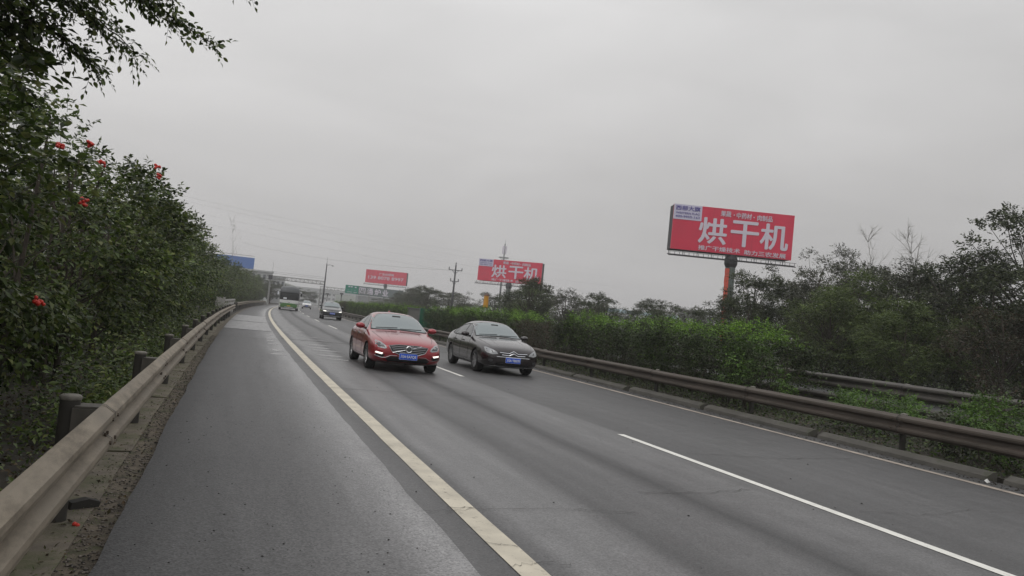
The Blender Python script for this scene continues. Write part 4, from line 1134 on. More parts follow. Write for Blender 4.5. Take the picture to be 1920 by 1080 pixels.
# green anti-glare panel and grey cabinet in the hedge gap
t = thing('green_panel', 'dark green corrugated panel filling the hedge gap above the red car', 'panel', rp(10.35, 51.0), -heading(51))
gp = mat('green_panel_paint', (.015, .10, .06), .5, var=.2, vscale=1)
for k in range(6):
    mb = MB(); mb.box((-.85 + .31 * k, .02 * (k % 2), .95), (.29, .05, 1.8)); mb.build('panel_board', gp, t)
for x in (-1.0, 1.0):
    mb = MB(); mb.box((x, .08, .95), (.07, .07, 1.9)); mb.build('post', M['steel'], t)
t = thing('cabinet', 'grey roadside cabinet beside the green panel in the hedge gap', 'cabinet', rp(10.0, 56.5), 0)
mb = MB(); mb.box((0, 0, .95), (.9, .7, 1.7)); mb.build('body', mat('grey_cabinet', (.12, .12, .115), .6), t); mb = MB(); mb.box((0, 0, 1.83), (1.0, .8, .06)); mb.build('roof', M['steel'], t)
mb = MB(); mb.box((0, -.355, .95), (.7, .02, 1.4)); mb.build('door', mat('grey_cabinet_door', (.14, .14, .13), .6), t)

# speed camera posts behind the dark SUV
for i, (px_, y_, lb) in enumerate([(7.8, 128, 'camera post with a dark T head above the dark SUV roof'), (6.3, 150, 'thinner camera post left of the dark T headed one')]):
    p = rp(px_ + 2.4, y_); t = thing('camera_post', lb, 'camera post', p)
    mb = MB(); mb.tube([(0, 0, 0), (0, 0, 3.2)], .06, 8); mb.build('post', M['gantry_dark'], t)
    mb = MB(); mb.box((0, 0, 3.3), (.5, .3, .22)); mb.box((0, -.1, 3.0), (.2, .3, .2)); mb.build('camera', M['gantry_dark'], t)

# overhead wires far across the road
wires = [((-20, 210, 22.0), (45, 210, 15.2), (110, 210, 15.5)), ((-20, 212, 24.5), (45, 212, 17.3), (110, 212, 18.5)), ((-20, 214, 20.0), (45, 214, 13.5), (110, 214, 13.0)), ((-20, 216, 26.0), (45, 216, 19.2), (110, 216, 20.5))]
for i, (a, b, c_) in enumerate(wires):
    pts = []
    for k in range(33):
        s_ = k / 32; q = Vector(a) * (1 - s_) ** 2 + Vector(b) * 2 * s_ * (1 - s_) + Vector(c_) * s_ * s_; pts.append(q)
    mb = MB(); mb.tube(pts, .014, 4); o = mb.build('power_line', M['gantry'])
    tag(o, ['lowest but one', 'second highest', 'lowest', 'highest'][i] + ' of four thin overhead wires crossing the hazy sky', 'wire', 'overhead wires')
pts = [Vector((28.0 - 27 * s_, 100 + 60 * s_, 7.7 - 4 * .9 * s_ * (1 - s_) + 4 * s_)) for s_ in [k / 20 for k in range(21)]]
mb = MB(); mb.tube(pts, .012, 4); o = mb.build('power_line', M['gantry']); tag(o, 'single wire running left from the wooden power pole', 'wire')

# ------------------------------------------------------------------ far structures in the haze
M['far_wall'] = mat('far_wall', (.42, .43, .43), .8, var=.1, vscale=.1)
M['far_dark'] = mat('far_window', (.10, .11, .12), .5)
M['far_blue'] = mat('blue_grey_roof', (.16, .24, .27), .6)
t = thing('overpass', 'pale hazy overpass crossing the road in the distance', 'overpass', (52, 470, 0))
mb = MB(); mb.box((0, 0, 8.0), (170, 9, 1.2)); mb.build('deck', M['far_wall'], t)
mb = MB(); mb.box((0, -4.6, 9.1), (170, .2, 1.0)); mb.build('parapet', M['far_wall'], t)
for x in (-70, -45, -24, 22, 46, 70):
    mb = MB(); mb.box((x, 0, 3.7), (1.6, 5, 7.4)); mb.build('pier', M['far_wall'], t)
def block(label, loc, w, d, h, roof=None, floors=3, cols=8):
    t = thing('building', label, 'building', loc)
    mb = MB(); mb.box((0, 0, h / 2), (w, d, h)); mb.build('wall', M['far_wall'], t)
    if roof:
        mb = MB(); mb.add([(-w / 2 - .5, -d / 2 - .5, h), (w / 2 + .5, -d / 2 - .5, h), (w / 2 + .5, d / 2 + .5, h), (-w / 2 - .5, d / 2 + .5, h), (-w / 2 - .5, 0, h + 1.5), (w / 2 + .5, 0, h + 1.5)], [(0, 1, 5, 4), (2, 3, 4, 5), (0, 4, 3), (1, 2, 5), (3, 2, 1, 0)]); mb.build('roof', roof, t)
    else:
        mb = MB(); mb.box((0, 0, h + .3), (w + .6, d + .6, .5)); mb.build('roof', M['far_wall'], t)
    me = MB().box((0, 0, 0), (w / cols * .5, .1, h / floors * .45)).mesh('window', M['far_dark'])
    for i in range(cols):
        for j in range(floors):
            mesh_obj('window', me, t, loc=(-w / 2 + w * (i + .5) / cols, -d / 2 - .04, h * (j + .55) / floors))
    return t
block('long low hall with a blue grey roof right of the second billboard', (148, 250, 0), 44, 18, 8.6, M['far_blue'], 2, 12)
block('pale block with rows of windows behind the thin trees left of the big billboard pole', (116, 165, 0), 16, 12, 8.2, None, 3, 6)
block('flat roofed building above the left bank trees beside the gantry post', (7.2, 240, 0), 7.5, 10, 8.6, None, 3, 5)
block('low hazy building farther right of the rooftop above the left bank', (12.4, 245, 0), 5, 10, 7.4, None, 2, 4)
block('pale hazy building at the end of the road below the overpass', (58, 560, 0), 24, 12, 9, None, 3, 8)
block('light grey shed far behind the coach', (35, 400, 0), 13, 12, 6.0, None, 2, 4)
# hazy hills
for i, (x, y, w, h, lb) in enumerate([(0, 900, 500, 26, ''), (420, 950, 520, 20, '')]):
    mb = MB(); n = 28; r = random.Random(i); vs = []
    prof_ = [max(.0, math.sin(math.pi * k / n)) * h * (.75 + .3 * math.sin(k * .9 + i) * .5 + r.uniform(-.05, .05)) for k in range(n + 1)]
    for j, (dy, s_) in enumerate([(-120, 0), (-60, .7), (0, 1), (60, .7), (120, 0)]):
        for k in range(n + 1): vs.append((x - w / 2 + w * k / n, y + dy, prof_[k] * s_ - .5))
    fs = [(j * (n + 1) + k, j * (n + 1) + k + 1, (j + 1) * (n + 1) + k + 1, (j + 1) * (n + 1) + k) for j in range(4) for k in range(n)]
    mb.add(vs, fs); o = mb.build('hills', mat('hill_green', (.05, .07, .04), .9, var=.3, vscale=.02), None, True); o['kind'] = 'structure'

# ------------------------------------------------------------------ vehicles
def paint(name, col, rough=.32, metal=.25):
    return mat(name, col, rough, metal=metal, coat=1.0, ior=1.5)
M['glass'] = mat('tinted_glass', (.035, .042, .045), .06, ior=1.9)
M['wind'] = mat('windscreen_glass', (.15, .185, .19), .07, ior=1.95)  # base lightened to sky tone, a reflection painted into the glass
M['blackp'] = mat('black_plastic', (.012, .012, .013), .5)
M['chrome'] = mat('chrome', (.62, .63, .65), .16, metal=1.0)
M['tyre'] = mat('tyre_rubber', (.014, .014, .014), .85)
M['rim'] = mat('alloy_rim', (.42, .42, .43), .3, metal=.8)
M['lens'] = mat('headlight_lens', (.30, .31, .32), .12, ior=1.6, metal=.2)
M['chrome_dull'] = mat('dull_chrome', (.30, .30, .31), .3, metal=.9)
M['lens_dark'] = mat('headlight_inner', (.05, .052, .055), .15, ior=1.6)
M['drl'] = mat('lit_lamp', (.9, .9, .85), .3, emit=(1.0, .96, .86), estr=1.1)
M['plate'] = mat('blue_plate', (.02, .10, .60), .4)
M['plate_text'] = mat('plate_white', (.7, .72, .75), .4)
M['amber'] = mat('amber', (.5, .2, .02), .3)

def body_from_stations(S, sub=2):
    """S rows: y(front negative), w, zb, zs, belt(y,z), win(y,z), roof edge(y,z), centre z -> bmesh"""
    rings = []
    for (s, w, zb, zsh, yb, zbelt, yw, zw, yr, zr, zc) in S:
        half = [(0, zb), (w * .62, zb), (w * .93, zb + .035), (w, zb + .17), (w, (zb + zsh) * .5 + .05), (w * .995, zsh), (yb, zbelt), (yw, zw), (yr, zr), (yr * .5, zr * .35 + zc * .65), (0, zc)]
        ring = [(x, -s, z) for x, z in half] + [(-x, -s, z) for x, z in half[-2:0:-1]]
        rings.append(ring)
    n = len(rings[0]); vs = [v for r in rings for v in r]
    fs = [(i * n + k, i * n + (k + 1) % n, (i + 1) * n + (k + 1) % n, (i + 1) * n + k) for i in range(len(S) - 1) for k in range(n)]
    fs.append(tuple(range(n - 1, -1, -1))); fs.append(tuple((len(S) - 1) * n + k for k in range(n)))
    mb = MB(); mb.add(vs, fs); return mb

def smooth_cut(mb, m, arches, sub=2, arch_r=.355, depth=.34, half_w=.93):
    me = mb.mesh('body', m, True); me.materials.append(M['blackp'])
    ob = bpy.data.objects.new('tmp', me); C.objects.link(ob)
    sd = ob.modifiers.new('s', 'SUBSURF'); sd.levels = sub; sd.render_levels = sub
    cut = MB()
    for yy in arches:
        for sx in (-1, 1):
            cut.tube([(sx * (half_w - depth), yy, arch_r - .02), (sx * (half_w + .3), yy, arch_r - .02)], arch_r, 28)
    cme = cut.mesh('cut', M['blackp']); co_ = bpy.data.objects.new('tmpc', cme); C.objects.link(co_)
    bo = ob.modifiers.new('b', 'BOOLEAN'); bo.operation = 'DIFFERENCE'; bo.solver = 'EXACT'; bo.object = co_; bo.material_mode = 'TRANSFER'
    dg = bpy.context.evaluated_depsgraph_get(); dg.update()
    out = bpy.data.meshes.new_from_object(ob.evaluated_get(dg))
    bpy.data.objects.remove(ob); bpy.data.objects.remove(co_)
    out.polygons.foreach_set('use_smooth', [True] * len(out.polygons))
    try:
        out.set_sharp_from_angle(angle=R(38))
    except Exception: pass
    return out

class Conform:
    def __init__(s, me): 
        s.bvh = BVHTree.FromPolygons([tuple(v.co) for v in me.vertices], [tuple(p.vertices) for p in me.polygons])
    def hit(s, a, b, plane, sgn=1):
        if plane == 'front': o, d = Vector((a, -6, b)), Vector((0, 1, 0))
        elif plane == 'rear': o, d = Vector((a, 6, b)), Vector((0, -1, 0))
        elif plane == 'side': o, d = Vector((sgn * 4, a, b)), Vector((-sgn, 0, 0))
        else: o, d = Vector((a, b, 6)), Vector((0, 0, -1))
        loc, nrm, i, dist = s.bvh.ray_cast(o, d)
        return loc, d
    def patch(s, outline, plane, sgn=1, off=.004, thick=.012, grid=.06):
        # densify outline
        pts = []
        n = len(outline)
        for i in range(n):
            a, b = Vector(outline[i]), Vector(outline[(i + 1) % n]); k = max(1, int((b - a).length / grid))
            for q in range(k): pts.append(a.lerp(b, q / k))
        nb = len(pts)
        xs = [p.x for p in pts]; zs = [p.y for p in pts]
        gx = np.arange(min(xs) + grid / 2, max(xs), grid); gz = np.arange(min(zs) + grid / 2, max(zs), grid)
        def inside(x, y):
            c = False; j = nb - 1
            for i in range(nb):
                if (pts[i].y > y) != (pts[j].y > y) and x < (pts[j].x - pts[i].x) * (y - pts[i].y) / (pts[j].y - pts[i].y) + pts[i].x: c = not c
                j = i
            return c
        allp = list(pts) + [Vector((x, z)) for x in gx for z in gz if inside(x, z)]
        vv, ee, ff, *_ = delaunay_2d_cdt(allp, [(i, (i + 1) % nb) for i in range(nb)], [list(range(nb))], 1, 1e-5)
        P = []; ok = []
        for v in vv:
            loc, d = s.hit(v.x, v.y, plane, sgn)
            if loc is None: ok.append(False); P.append(Vector((0, 0, 0)))
            else: ok.append(True); P.append(loc - d * off)
        d = s.hit(0, 0, plane, sgn)[1]
        mb = MB(); m_ = len(P)
        fs = [tuple(f) for f in ff if all(ok[i] for i in f)]
        vs = [tuple(p) for p in P] + [tuple(p + d * thick) for p in P]
        par_ = list(range(len(vv)))
        def fd(i):
            while par_[i] != i: par_[i] = par_[par_[i]]; i = par_[i]
            return i
        for f in fs:
            for q in f[1:]: par_[fd(q)] = fd(f[0])
        cnt = {}
        for f in fs: cnt[fd(f[0])] = cnt.get(fd(f[0]), 0) + 1
        if cnt:
            bg = max(cnt, key=cnt.get); fs = [f for f in fs if fd(f[0]) == bg]
        edges = {}
        for f in fs:
            for a, b in zip(f, f[1:] + f[:1]): edges[(a, b)] = 1
        side = [(a, b, b + m_, a + m_) for (a, b) in edges if (b, a) not in edges]
        allf = fs + side; used = sorted({i for f in allf for i in f}); ix = {u: k for k, u in enumerate(used)}
        mb.add([vs[u] for u in used], [tuple(ix[i] for i in f) for f in allf]); return mb
    def line(s, pts, plane, sgn=1, w=.012, off=.003, seg=.06):
        """thin strip following the surface"""
        P = []
        for a, b in zip(pts[:-1], pts[1:]):
            a, b = Vector(a), Vector(b); k = max(1, int((b - a).length / seg))
            for q in range(k): P.append(a.lerp(b, q / k))
        P.append(Vector(pts[-1])); Q = []
        for p in P:
            loc, d = s.hit(p.x, p.y, plane, sgn)
            if loc is not None: Q.append(loc - d * off)
        mb = MB()
        if len(Q) > 1: mb.tube(Q, w / 2, 5)
        return mb

def wheel(parent, x, y, r, w, sgn, spokes=5, rimm=None):
    tb = MB(); pr = [(r * .64, -w * .5), (r * .93, -w * .5), (r * .985, -w * .40), (r, -w * .25), (r, w * .25), (r * .985, w * .40), (r * .93, w * .5), (r * .64, w * .5), (r * .60, 0), (r * .64, -w * .5)]
    tb.lathe(pr, 'y', 30); me = tb.mesh('wheel', M['tyre'], True)
    o = mesh_obj('wheel', me, parent, loc=(x, y, r), rot=(0, 0, sgn * math.pi / 2))
    # rim: dish, spokes, hub; local -y faces outward
    rb = MB(); rr_ = r * .66
    rb.lathe([(rr_, -w * .46), (rr_ * .93, -w * .44), (rr_ * .90, -w * .1), (rr_ * .90, w * .3)], 'y', 30)
    rb.lathe([(rr_ * .24, -w * .36), (rr_ * .2, -w * .42), (.001, -w * .43)], 'y', 16)
    for k in range(spokes):
        a = 2 * math.pi * k / spokes
        for da in (-.13, .13):
            rb.bar((rr_ * .15 * math.cos(a), -w * .36, rr_ * .15 * math.sin(a)), (rr_ * .94 * math.cos(a + da), -w * .42, rr_ * .94 * math.sin(a + da)), .028, .022)
    ri = rb.build('rim', rimm or M['rim'], o)
    db = MB(); db.lathe([(rr_ * .6, -w * .1), (.001, -w * .1)], 'y', 20); db.build('brake_disc', M['bolt'], o)
    return o

def plate_obj(parent, y, z, text, tilt=0.0):
    mb = MB(); mb.box((0, 0, 0), (.45, .012, .145)); p = mb.build('number_plate', M['plate'], parent, loc=(0, y, z), rot=(tilt, 0, 0))
    mesh_obj('plate_lettering', text_mesh(text, .39, .085, M['plate_text'], .02, .004), p, loc=(0, -.009, 0))
    fb = MB()
    for a, b, w in (((-.22, 0, .068), (.22, 0, .068), .006), ((-.22, 0, -.068), (.22, 0, -.068), .006), ((-.22, 0, -.068), (-.22, 0, .068), .006), ((.22, 0, -.068), (.22, 0, .068), .006)):
        fb.bar(a, b, w, .02)
    fb.build('plate_rim', M['plate_text'], p)
    return p

def ell(mb, c, r, n=10):
    bmx = bmesh.new(); bmesh.ops.create_uvsphere(bmx, u_segments=n * 2, v_segments=n, radius=1)
    mb.add([(v.co.x * r[0] + c[0], v.co.y * r[1] + c[1], v.co.z * r[2] + c[2]) for v in bmx.verts], [[v.index for v in f.verts] for f in bmx.faces]); bmx.free(); return mb

SEDAN = [
 (2.31, .60, .36, .50, .50, .56, .40, .60, .22, .62, .63),
 (2.24, .79, .26, .56, .70, .66, .56, .70, .30, .72, .73),
 (2.05, .885, .20, .61, .80, .745, .66, .785, .36, .805, .81),
 (1.72, .925, .18, .66, .86, .82, .72, .865, .38, .885, .895),
 (1.36, .932, .17, .70, .875, .875, .75, .915, .40, .94, .95),
 (1.05, .932, .17, .73, .87, .91, .77, .95, .42, .975, .985),
 (.86, .932, .17, .75, .86, .935, .77, .975, .42, 1.00, 1.012),
 (.50, .932, .17, .77, .855, .95, .725, 1.16, .46, 1.20, 1.225),
 (.12, .932, .17, .78, .85, .96, .65, 1.345, .44, 1.39, 1.415),
 (-.15, .932, .17, .79, .85, .965, .615, 1.405, .42, 1.445, 1.47),
 (-.55, .932, .17, .80, .85, .975, .60, 1.415, .42, 1.46, 1.485),
 (-1.0, .932, .17, .81, .85, .985, .60, 1.365, .42, 1.42, 1.445),
 (-1.40, .932, .18, .82, .84, .995, .63, 1.25, .44, 1.32, 1.345),
 (-1.75, .925, .20, .82, .82, 1.0, .67, 1.10, .45, 1.165, 1.185),
 (-2.02, .90, .24, .81, .79, 1.0, .68, 1.035, .45, 1.06, 1.07),
 (-2.22, .84, .28, .76, .74, .96, .62, .99, .40, 1.01, 1.015),
 (-2.32, .68, .36, .68, .60, .84, .50, .88, .30, .90, .905),
]
def warp(S, dz=0.0, roof=0.0, hood=0.0, wid=1.0, shift=0.0, rearfill=0.0):
    out = []
    for (s, w, zb, zsh, yb, zbelt, yw, zw, yr, zr, zc) in S:
        gh = max(0.0, min(1.0, (zc - 1.02) / .46))
        rf = rearfill * max(0.0, min(1.0, (-s - 1.0) / 1.0)) * (1 if s > -2.3 else .6)
        k = roof * gh + rf
        hb = hood * (1 - gh)
        out.append((s + shift * gh, w * wid, zb + dz, zsh + dz * 1.0 + hb * .5, yb * wid, zbelt + dz + hb * .8 , yw * wid, zw + dz + k + hb, yr * wid, zr + dz + k + hb, zc + dz + k + hb))
    return out

def build_car(name, label, cat, loc, rz, S, paintm, ax_f, ax_r, r, text, style, group=None, detail=True):
    t = thing(name, label, cat, loc, rz, group)
    half_w = max(x[1] for x in S)
    me = smooth_cut(body_from_stations(S), paintm, (-ax_f, -ax_r), 2, r + .035, .34, half_w)
    body = mesh_obj('body', me, t)
    cf = Conform(me)
    dz = S[4][2] - .17
    # belt, roof heights read from the stations
    roof_z = max(x[10] for x in S)
    cowl = next(x for x in S if x[10] >= S[6][10] - 1e-6)
    zc0 = S[6][10]; yb0 = S[6][4]
    ztop = roof_z - .055
    # windscreen (projected from the front)
    ws = [(-yb0 * .86, zc0 + .00), (0, zc0 + .03), (yb0 * .86, zc0 + .00), (S[8][6] * .955, S[8][7] + .015), (S[8][6] * .5, S[8][10] + .008), (0, S[8][10] + .018), (-S[8][6] * .5, S[8][10] + .008), (-S[8][6] * .955, S[8][7] + .015)]
    ws_b = [(x * 1.03, z + (-.020 if z < zc0 + .05 else .010)) for x, z in ws]
    cf.patch(ws_b, 'front', off=.007, thick=.03, grid=.035).build('windscreen_surround', M['blackp'], t, True)
    w_ = cf.patch(ws, 'front', off=.013, thick=.006, grid=.035).build('windscreen', M['wind'], t, True)
    # mirror housing and sensor behind the glass top
    mb = MB(); mb.box((0, 0, 0), (.22, .02, .05)); h_ = cf.hit(0, S[8][10] - .05, 'front')[0]
    if h_ is not None: mb.build('mirror_mount', M['blackp'], w_, loc=(h_.x, h_.y - .012, h_.z), rot=(R(-35), 0, 0))
    cf.line([(-.62, zc0 + .035), (-.05, zc0 + .07)], 'front', w=.022, off=.02).build('wiper', M['blackp'], t)
    cf.line([(.02, zc0 + .045), (.62, zc0 + .055)], 'front', w=.022, off=.02).build('wiper', M['blackp'], t)
    # side glass
    for sg in (-1, 1):
        zb_ = S[9][5] + .02
        f0, f1 = -S[6][0] - .0, -S[8][0]
        base = [( -S[6][0] + .22, zb_ - .015), (-S[7][0] + .10, S[7][7] - .02), (-S[8][0] + .02, S[8][7] - .055), (-S[9][0], S[9][7] - .055), (-S[10][0], S[10][7] - .055), (-S[11][0], S[11][7] - .06)]
        rear_top = (-S[12][0] - .02, S[12][7] - .05)
        tail = (-S[13][0] - .10, zb_ + .05)
        full = base + [rear_top, tail, (-S[12][0] - .02, zb_)]
        cf.patch(full, 'side', sg, off=.002, thick=.02).build('window_surround', M['blackp'], t, True)
        bp = -S[10][0] - .20                       # B pillar
        def top_at(y):
            P = base[1:] + [rear_top, tail]
            for a, b in zip(P[:-1], P[1:]):
                if a[0] <= y <= b[0]: return a[1] + (b[1] - a[1]) * (y - a[0]) / max(1e-6, b[0] - a[0])
            return P[-1][1]
        cpil = -S[12][0] - .22
        g1 = [(base[0][0] + .10, zb_ + .015), (base[1][0] + .03, base[1][1] - .025), (base[2][0] + .01, base[2][1] - .025), (base[3][0], base[3][1] - .022), (bp - .03, top_at(bp - .03) - .022), (bp - .03, zb_ + .015)]
        g2 = [(bp + .03, zb_ + .015), (bp + .03, top_at(bp + .03) - .022), (base[5][0], base[5][1] - .025), (cpil, top_at(cpil) - .025), (cpil + .05, zb_ + .015)]
        g3 = [(cpil + .09, zb_ + .018), (cpil + .05, top_at(cpil + .05) - .03), (rear_top[0] + .04, rear_top[1] - .05), (tail[0] - .08, zb_ + .05)]
        for g_ in (g1, g2, g3): cf.patch(g_, 'side', sg, off=.006, thick=.006).build('side_window', M['glass'], t, True)
        cf.line([base[0]] + base[1:] + [rear_top, tail], 'side', sg, .014, .006).build('window_trim', M['chrome'] if style != 'white' else M['blackp'], t)
        cf.line([base[0], (0, zb_ - .012), tail], 'side', sg, .014, .006).build('window_trim', M['chrome'] if style != 'white' else M['blackp'], t)
        # door seams and handles
        zsill = S[9][2] + .16
        for yy in (-S[6][0] + .22, bp, -S[12][0] - .32):
            cf.line([(yy, zb_ - .02), (yy + .02, (zb_ + zsill) / 2), (yy - (.0 if yy < .5 else .16), zsill)], 'side', sg, .010, .0).build('door_seam', M['joint'], t)
        cf.line([(-S[6][0] + .22, zsill), (-S[12][0] - .45, zsill)], 'side', sg, .010, .0).build('door_seam', M['joint'], t)
        for yy in (bp - .18, bp + .72):
            h_ = cf.hit(yy, zb_ - .13, 'side', sg)[0]
            if h_ is not None:
                mb = MB(); mb.bar((h_.x + sg * .022, h_.y - .1, h_.z), (h_.x + sg * .022, h_.y + .1, h_.z), .03, .028); mb.build('door_handle', paintm if style != 'red' else M['chrome'], t)
        # mirrors
        h_ = cf.hit(-S[6][0] + .42, zb_ + .02, 'side', sg)[0]
        if h_ is not None:
            mb = MB(); ell(mb, (h_.x + sg * .17, h_.y - .03, h_.z + .055), (.125, .085, .078)); mb.bar((h_.x, h_.y, h_.z - .01), (h_.x + sg * .12, h_.y - .02, h_.z + .02), .07, .03)
            mo = mb.build('door_mirror', paintm, t, True)
            gb = MB(); gb.box((h_.x + sg * .17, h_.y + .058, h_.z + .055), (.17, .012, .11)); gb.build('mirror_glass', M['glass'], mo)
        # sill trim
        cf.patch([(-ax_f + r + .12, S[9][2] + .03), (-ax_f + r + .12, S[9][2] + .09), (-ax_r - r - .12, S[9][2] + .09), (-ax_r - r - .12, S[9][2] + .03)], 'side', sg, off=.006, thick=.01, grid=.2).build('sill_trim', M['blackp'], t)
        for yy in (ax_f, ax_r): wheel(t, sg * (half_w - .135), -yy, r, .225, sg, 5 if style != 'black' else 7)
    # rear window
    rw = [(-.60, 1.13 + dz), (.60, 1.13 + dz), (.50, roof_z - .13), (-.50, roof_z - .13)]
    cf.patch(rw, 'rear', off=.006, thick=.01).build('rear_window', M['glass'], t, True)
    # bonnet seams
    F = lambda x: x
    zn = S[1][10]
    for sx in (-1, 1):
        cf.line([(sx * .76, -S[5][0] + .05), (sx * .74, -S[4][0]), (sx * .70, -S[3][0]), (sx * .62, -S[2][0])], 'top', w=.010, off=.0).build('bonnet_seam', M['joint'], t)
        cf.line([(sx * .42, -S[5][0]), (sx * .44, -S[3][0]), (sx * .40, -S[2][0] - .02)], 'top', w=.016, off=-.004).build('bonnet_crease', paintm, t)
    return t, cf, body, dz

def P_(cf, t, name, out, m, off=.006, thick=.02, grid=.045, mirror=False, label=None):
    for sx in ((1, -1) if mirror else (1,)):
        o = cf.patch([(sx * x, z) for x, z in out], 'front', off=off, thick=thick, grid=grid).build(name, m, t, False)
        if label: o['label'] = label
    return o

# ---- red saloon
hr = heading(21)
p = rp(2.26, 21.25)
red = paint('red_car_paint', (.27, .011, .019), .28, .35)
t, cf, body, dz = build_car('red_car', 'dark red saloon car with lit daytime lamps in the left lane', 'car', (p.x, p.y, 0), -hr, SEDAN, red, 1.39, -1.39, .33, '', 'red')
gr = [(-.50, .665), (-.42, .53), (-.25, .465), (.25, .465), (.42, .53), (.50, .665), (.25, .70), (-.25, .70)]
P_(cf, t, 'grille', gr, M['blackp'], .004)
for k, z in enumerate((.655, .61, .565, .52)):
    hw = [.45, .43, .40, .33][k]; cf.line([(-hw, z), (hw, z)], 'front', w=.014, off=.008).build('grille_slat', M['chrome_dull'], t)
cf.line(gr + [gr[0]], 'front', w=.018, off=.004).build('grille_frame', M['chrome_dull'], t)
hb = cf.hit(0, .60, 'front')[0]
mb = MB(); mb.lathe([(.058, -.012), (.075, -.02), (.088, -.012), (.075, 0), (.058, -.012)], 'y', 24); mb.bar((.05, -.012, .05), (.10, -.012, .10), .02)
bd = mb.build('badge_ring', M['chrome'], t, loc=(hb.x, hb.y - .02, hb.z)); mb = MB(); mb.lathe([(.058, -.01), (.001, -.012)], 'y', 20); mb.build('badge_centre', M['glass'], bd)
cf.line([(-.40, .50), (.34, .69)], 'front', w=.016, off=.014).build('badge_bar', M['chrome'], t)
hl = [(.545, .60), (.60, .575), (.76, .605), (.815, .66), (.82, .74), (.785, .775), (.68, .735), (.575, .66)]
P_(cf, t, 'headlight', hl, M['lens'], .006, mirror=True)
P_(cf, t, 'headlight_lens', [(.59, .615), (.75, .625), (.80, .69), (.72, .72), (.62, .66)], M['lens_dark'], .012, mirror=True)
for sx in (-1, 1):
    h_ = cf.hit(sx * .68, .655, 'front')[0]; mb = MB(); ell(mb, (h_.x, h_.y - .002, h_.z), (.04, .02, .04), 6); mb.build('projector', M['lens'], t, True)
P_(cf, t, 'daytime_lamp', [(.63, .475), (.80, .50), (.815, .465), (.66, .435)], M['drl'], .012, mirror=True)
P_(cf, t, 'fog_recess', [(.58, .44), (.80, .44), (.80, .36), (.62, .37)], M['blackp'], .004, mirror=True)
P_(cf, t, 'lower_grille', [(-.46, .40), (.46, .40), (.56, .33), (.50, .27), (-.50, .27), (-.56, .33)], M['blackp'], .005)
for sx in (-1, 1): cf.line([(sx * .82, .40), (sx * .66, .355), (sx * .55, .365), (sx * .45, .42), (sx * .28, .425)], 'front', w=.015, off=.006).build('bumper_trim', M['chrome_dull'], t)
P_(cf, t, 'splitter', [(-.74, .255), (.74, .255), (.70, .225), (-.70, .225)], M['steel'], .012)
h_ = cf.hit(0, .42, 'front')[0]; plate_obj(t, h_.y - .02, .42, '川A·5A7Q5')
mb = MB(); ell(mb, (0, .95, 1.478), (.03, .09, .035), 6); mb.build('roof_fin', red, t, True)
mb = MB(); mb.box((-.35, -.1, 0), (.09, .004, .07)); 

# ---- dark brown saloon
CS = warp(SEDAN, dz=.0, roof=.02, hood=.035, wid=.965, shift=.10, rearfill=.03)
p = rp(5.72, 23.15)
blk = paint('dark_brown_car_paint', (.019, .014, .015), .26, .35)
t, cf, body, dz = build_car('black_car', 'dark brown saloon car with chevron grille in the right lane', 'car', (p.x, p.y, 0), -hr, CS, blk, 1.37, -1.36, .325, '', 'black')
zz = .035
gr = [(-.44, .615), (-.36, .535), (.36, .535), (.44, .615), (.36, .665), (-.36, .665)]
P_(cf, t, 'grille', gr, M['blackp'], .004)
for dzv in (0, -.062):
    cf.line([(-.42 + (-dzv), .645 + dzv), (-.13, .635 + dzv), (0, .70 + dzv), (.13, .635 + dzv), (.42 + dzv, .645 + dzv)], 'front', w=.026, off=.018, seg=.04).build('chevron_bar', M['chrome'], t)
cf.line([(-.50, .525), (.50, .525)], 'front', w=.018, off=.012).build('grille_trim', M['chrome'], t)
P_(cf, t, 'headlight', [(.47, .60), (.50, .655), (.60, .715), (.76, .775), (.80, .76), (.80, .66), (.76, .615), (.62, .58)], M['lens'], .006, mirror=True)
P_(cf, t, 'headlight_lens', [(.60, .625), (.63, .63), (.66, .70), (.62, .69)], M['lens_dark'], .010, mirror=True)
P_(cf, t, 'fog_lamp', [(.60, .385), (.66, .36), (.72, .385), (.72, .43), (.66, .45), (.60, .43)], M['lens_dark'], .008, mirror=True)
P_(cf, t, 'lower_grille', [(-.52, .34), (.52, .34), (.48, .27), (-.48, .27)], M['blackp'], .006)
cf.line([(-.76, .25), (0, .235), (.76, .25)], 'front', w=.016, off=.01).build('bumper_trim', M['chrome'], t)
h_ = cf.hit(0, .44, 'front')[0]; plate_obj(t, h_.y - .02, .44, '川A·TB570')

# ---- dark SUV
SUV = []
for (s, w, zb, zsh, yb, zbelt, yw, zw, yr, zr, zc) in SEDAN:
    gh = max(0., min(1., (zc - 1.02) / .46)); s2 = s * .965
    back = max(0., min(1., (-s - .9) / .9)); tail = 1 if s < -2.3 else 0
    add = .17; zc2 = zc + add + gh * .03 + back * (1.60 - (zc + add)) * (.88 - .35 * tail) * (1 if s > -2.25 else .8)
    f = (zc2 - (zc + add + gh * .03))
    SUV.append((s2, w * .975, zb + .06, zsh + .14, yb * .985, zbelt + .16, yw * (1 + .08 * gh) , zw + add + gh * .03 + f, yr * 1.12, zr + add + gh * .03 + f, zc2))
p = rp(5.72, 77.5)
sv = paint('black_suv_paint', (.012, .013, .015), .28, .3)
suv_scale = 1.05
t, cf, body, dz = build_car('dark_suv', 'black SUV with both headlights on, farther back in the right lane', 'car', (p.x, p.y, 0), -heading(77), SUV, sv, 1.35, -1.30, .355, '', 'suv')
P_(cf, t, 'grille', [(-.52, .80), (-.48, .69), (.48, .69), (.52, .80)], M['blackp'], .004)
for z in (.72, .76, .80): cf.line([(-.5, z), (.5, z)], 'front', w=.016, off=.012).build('grille_slat', M['chrome'], t)
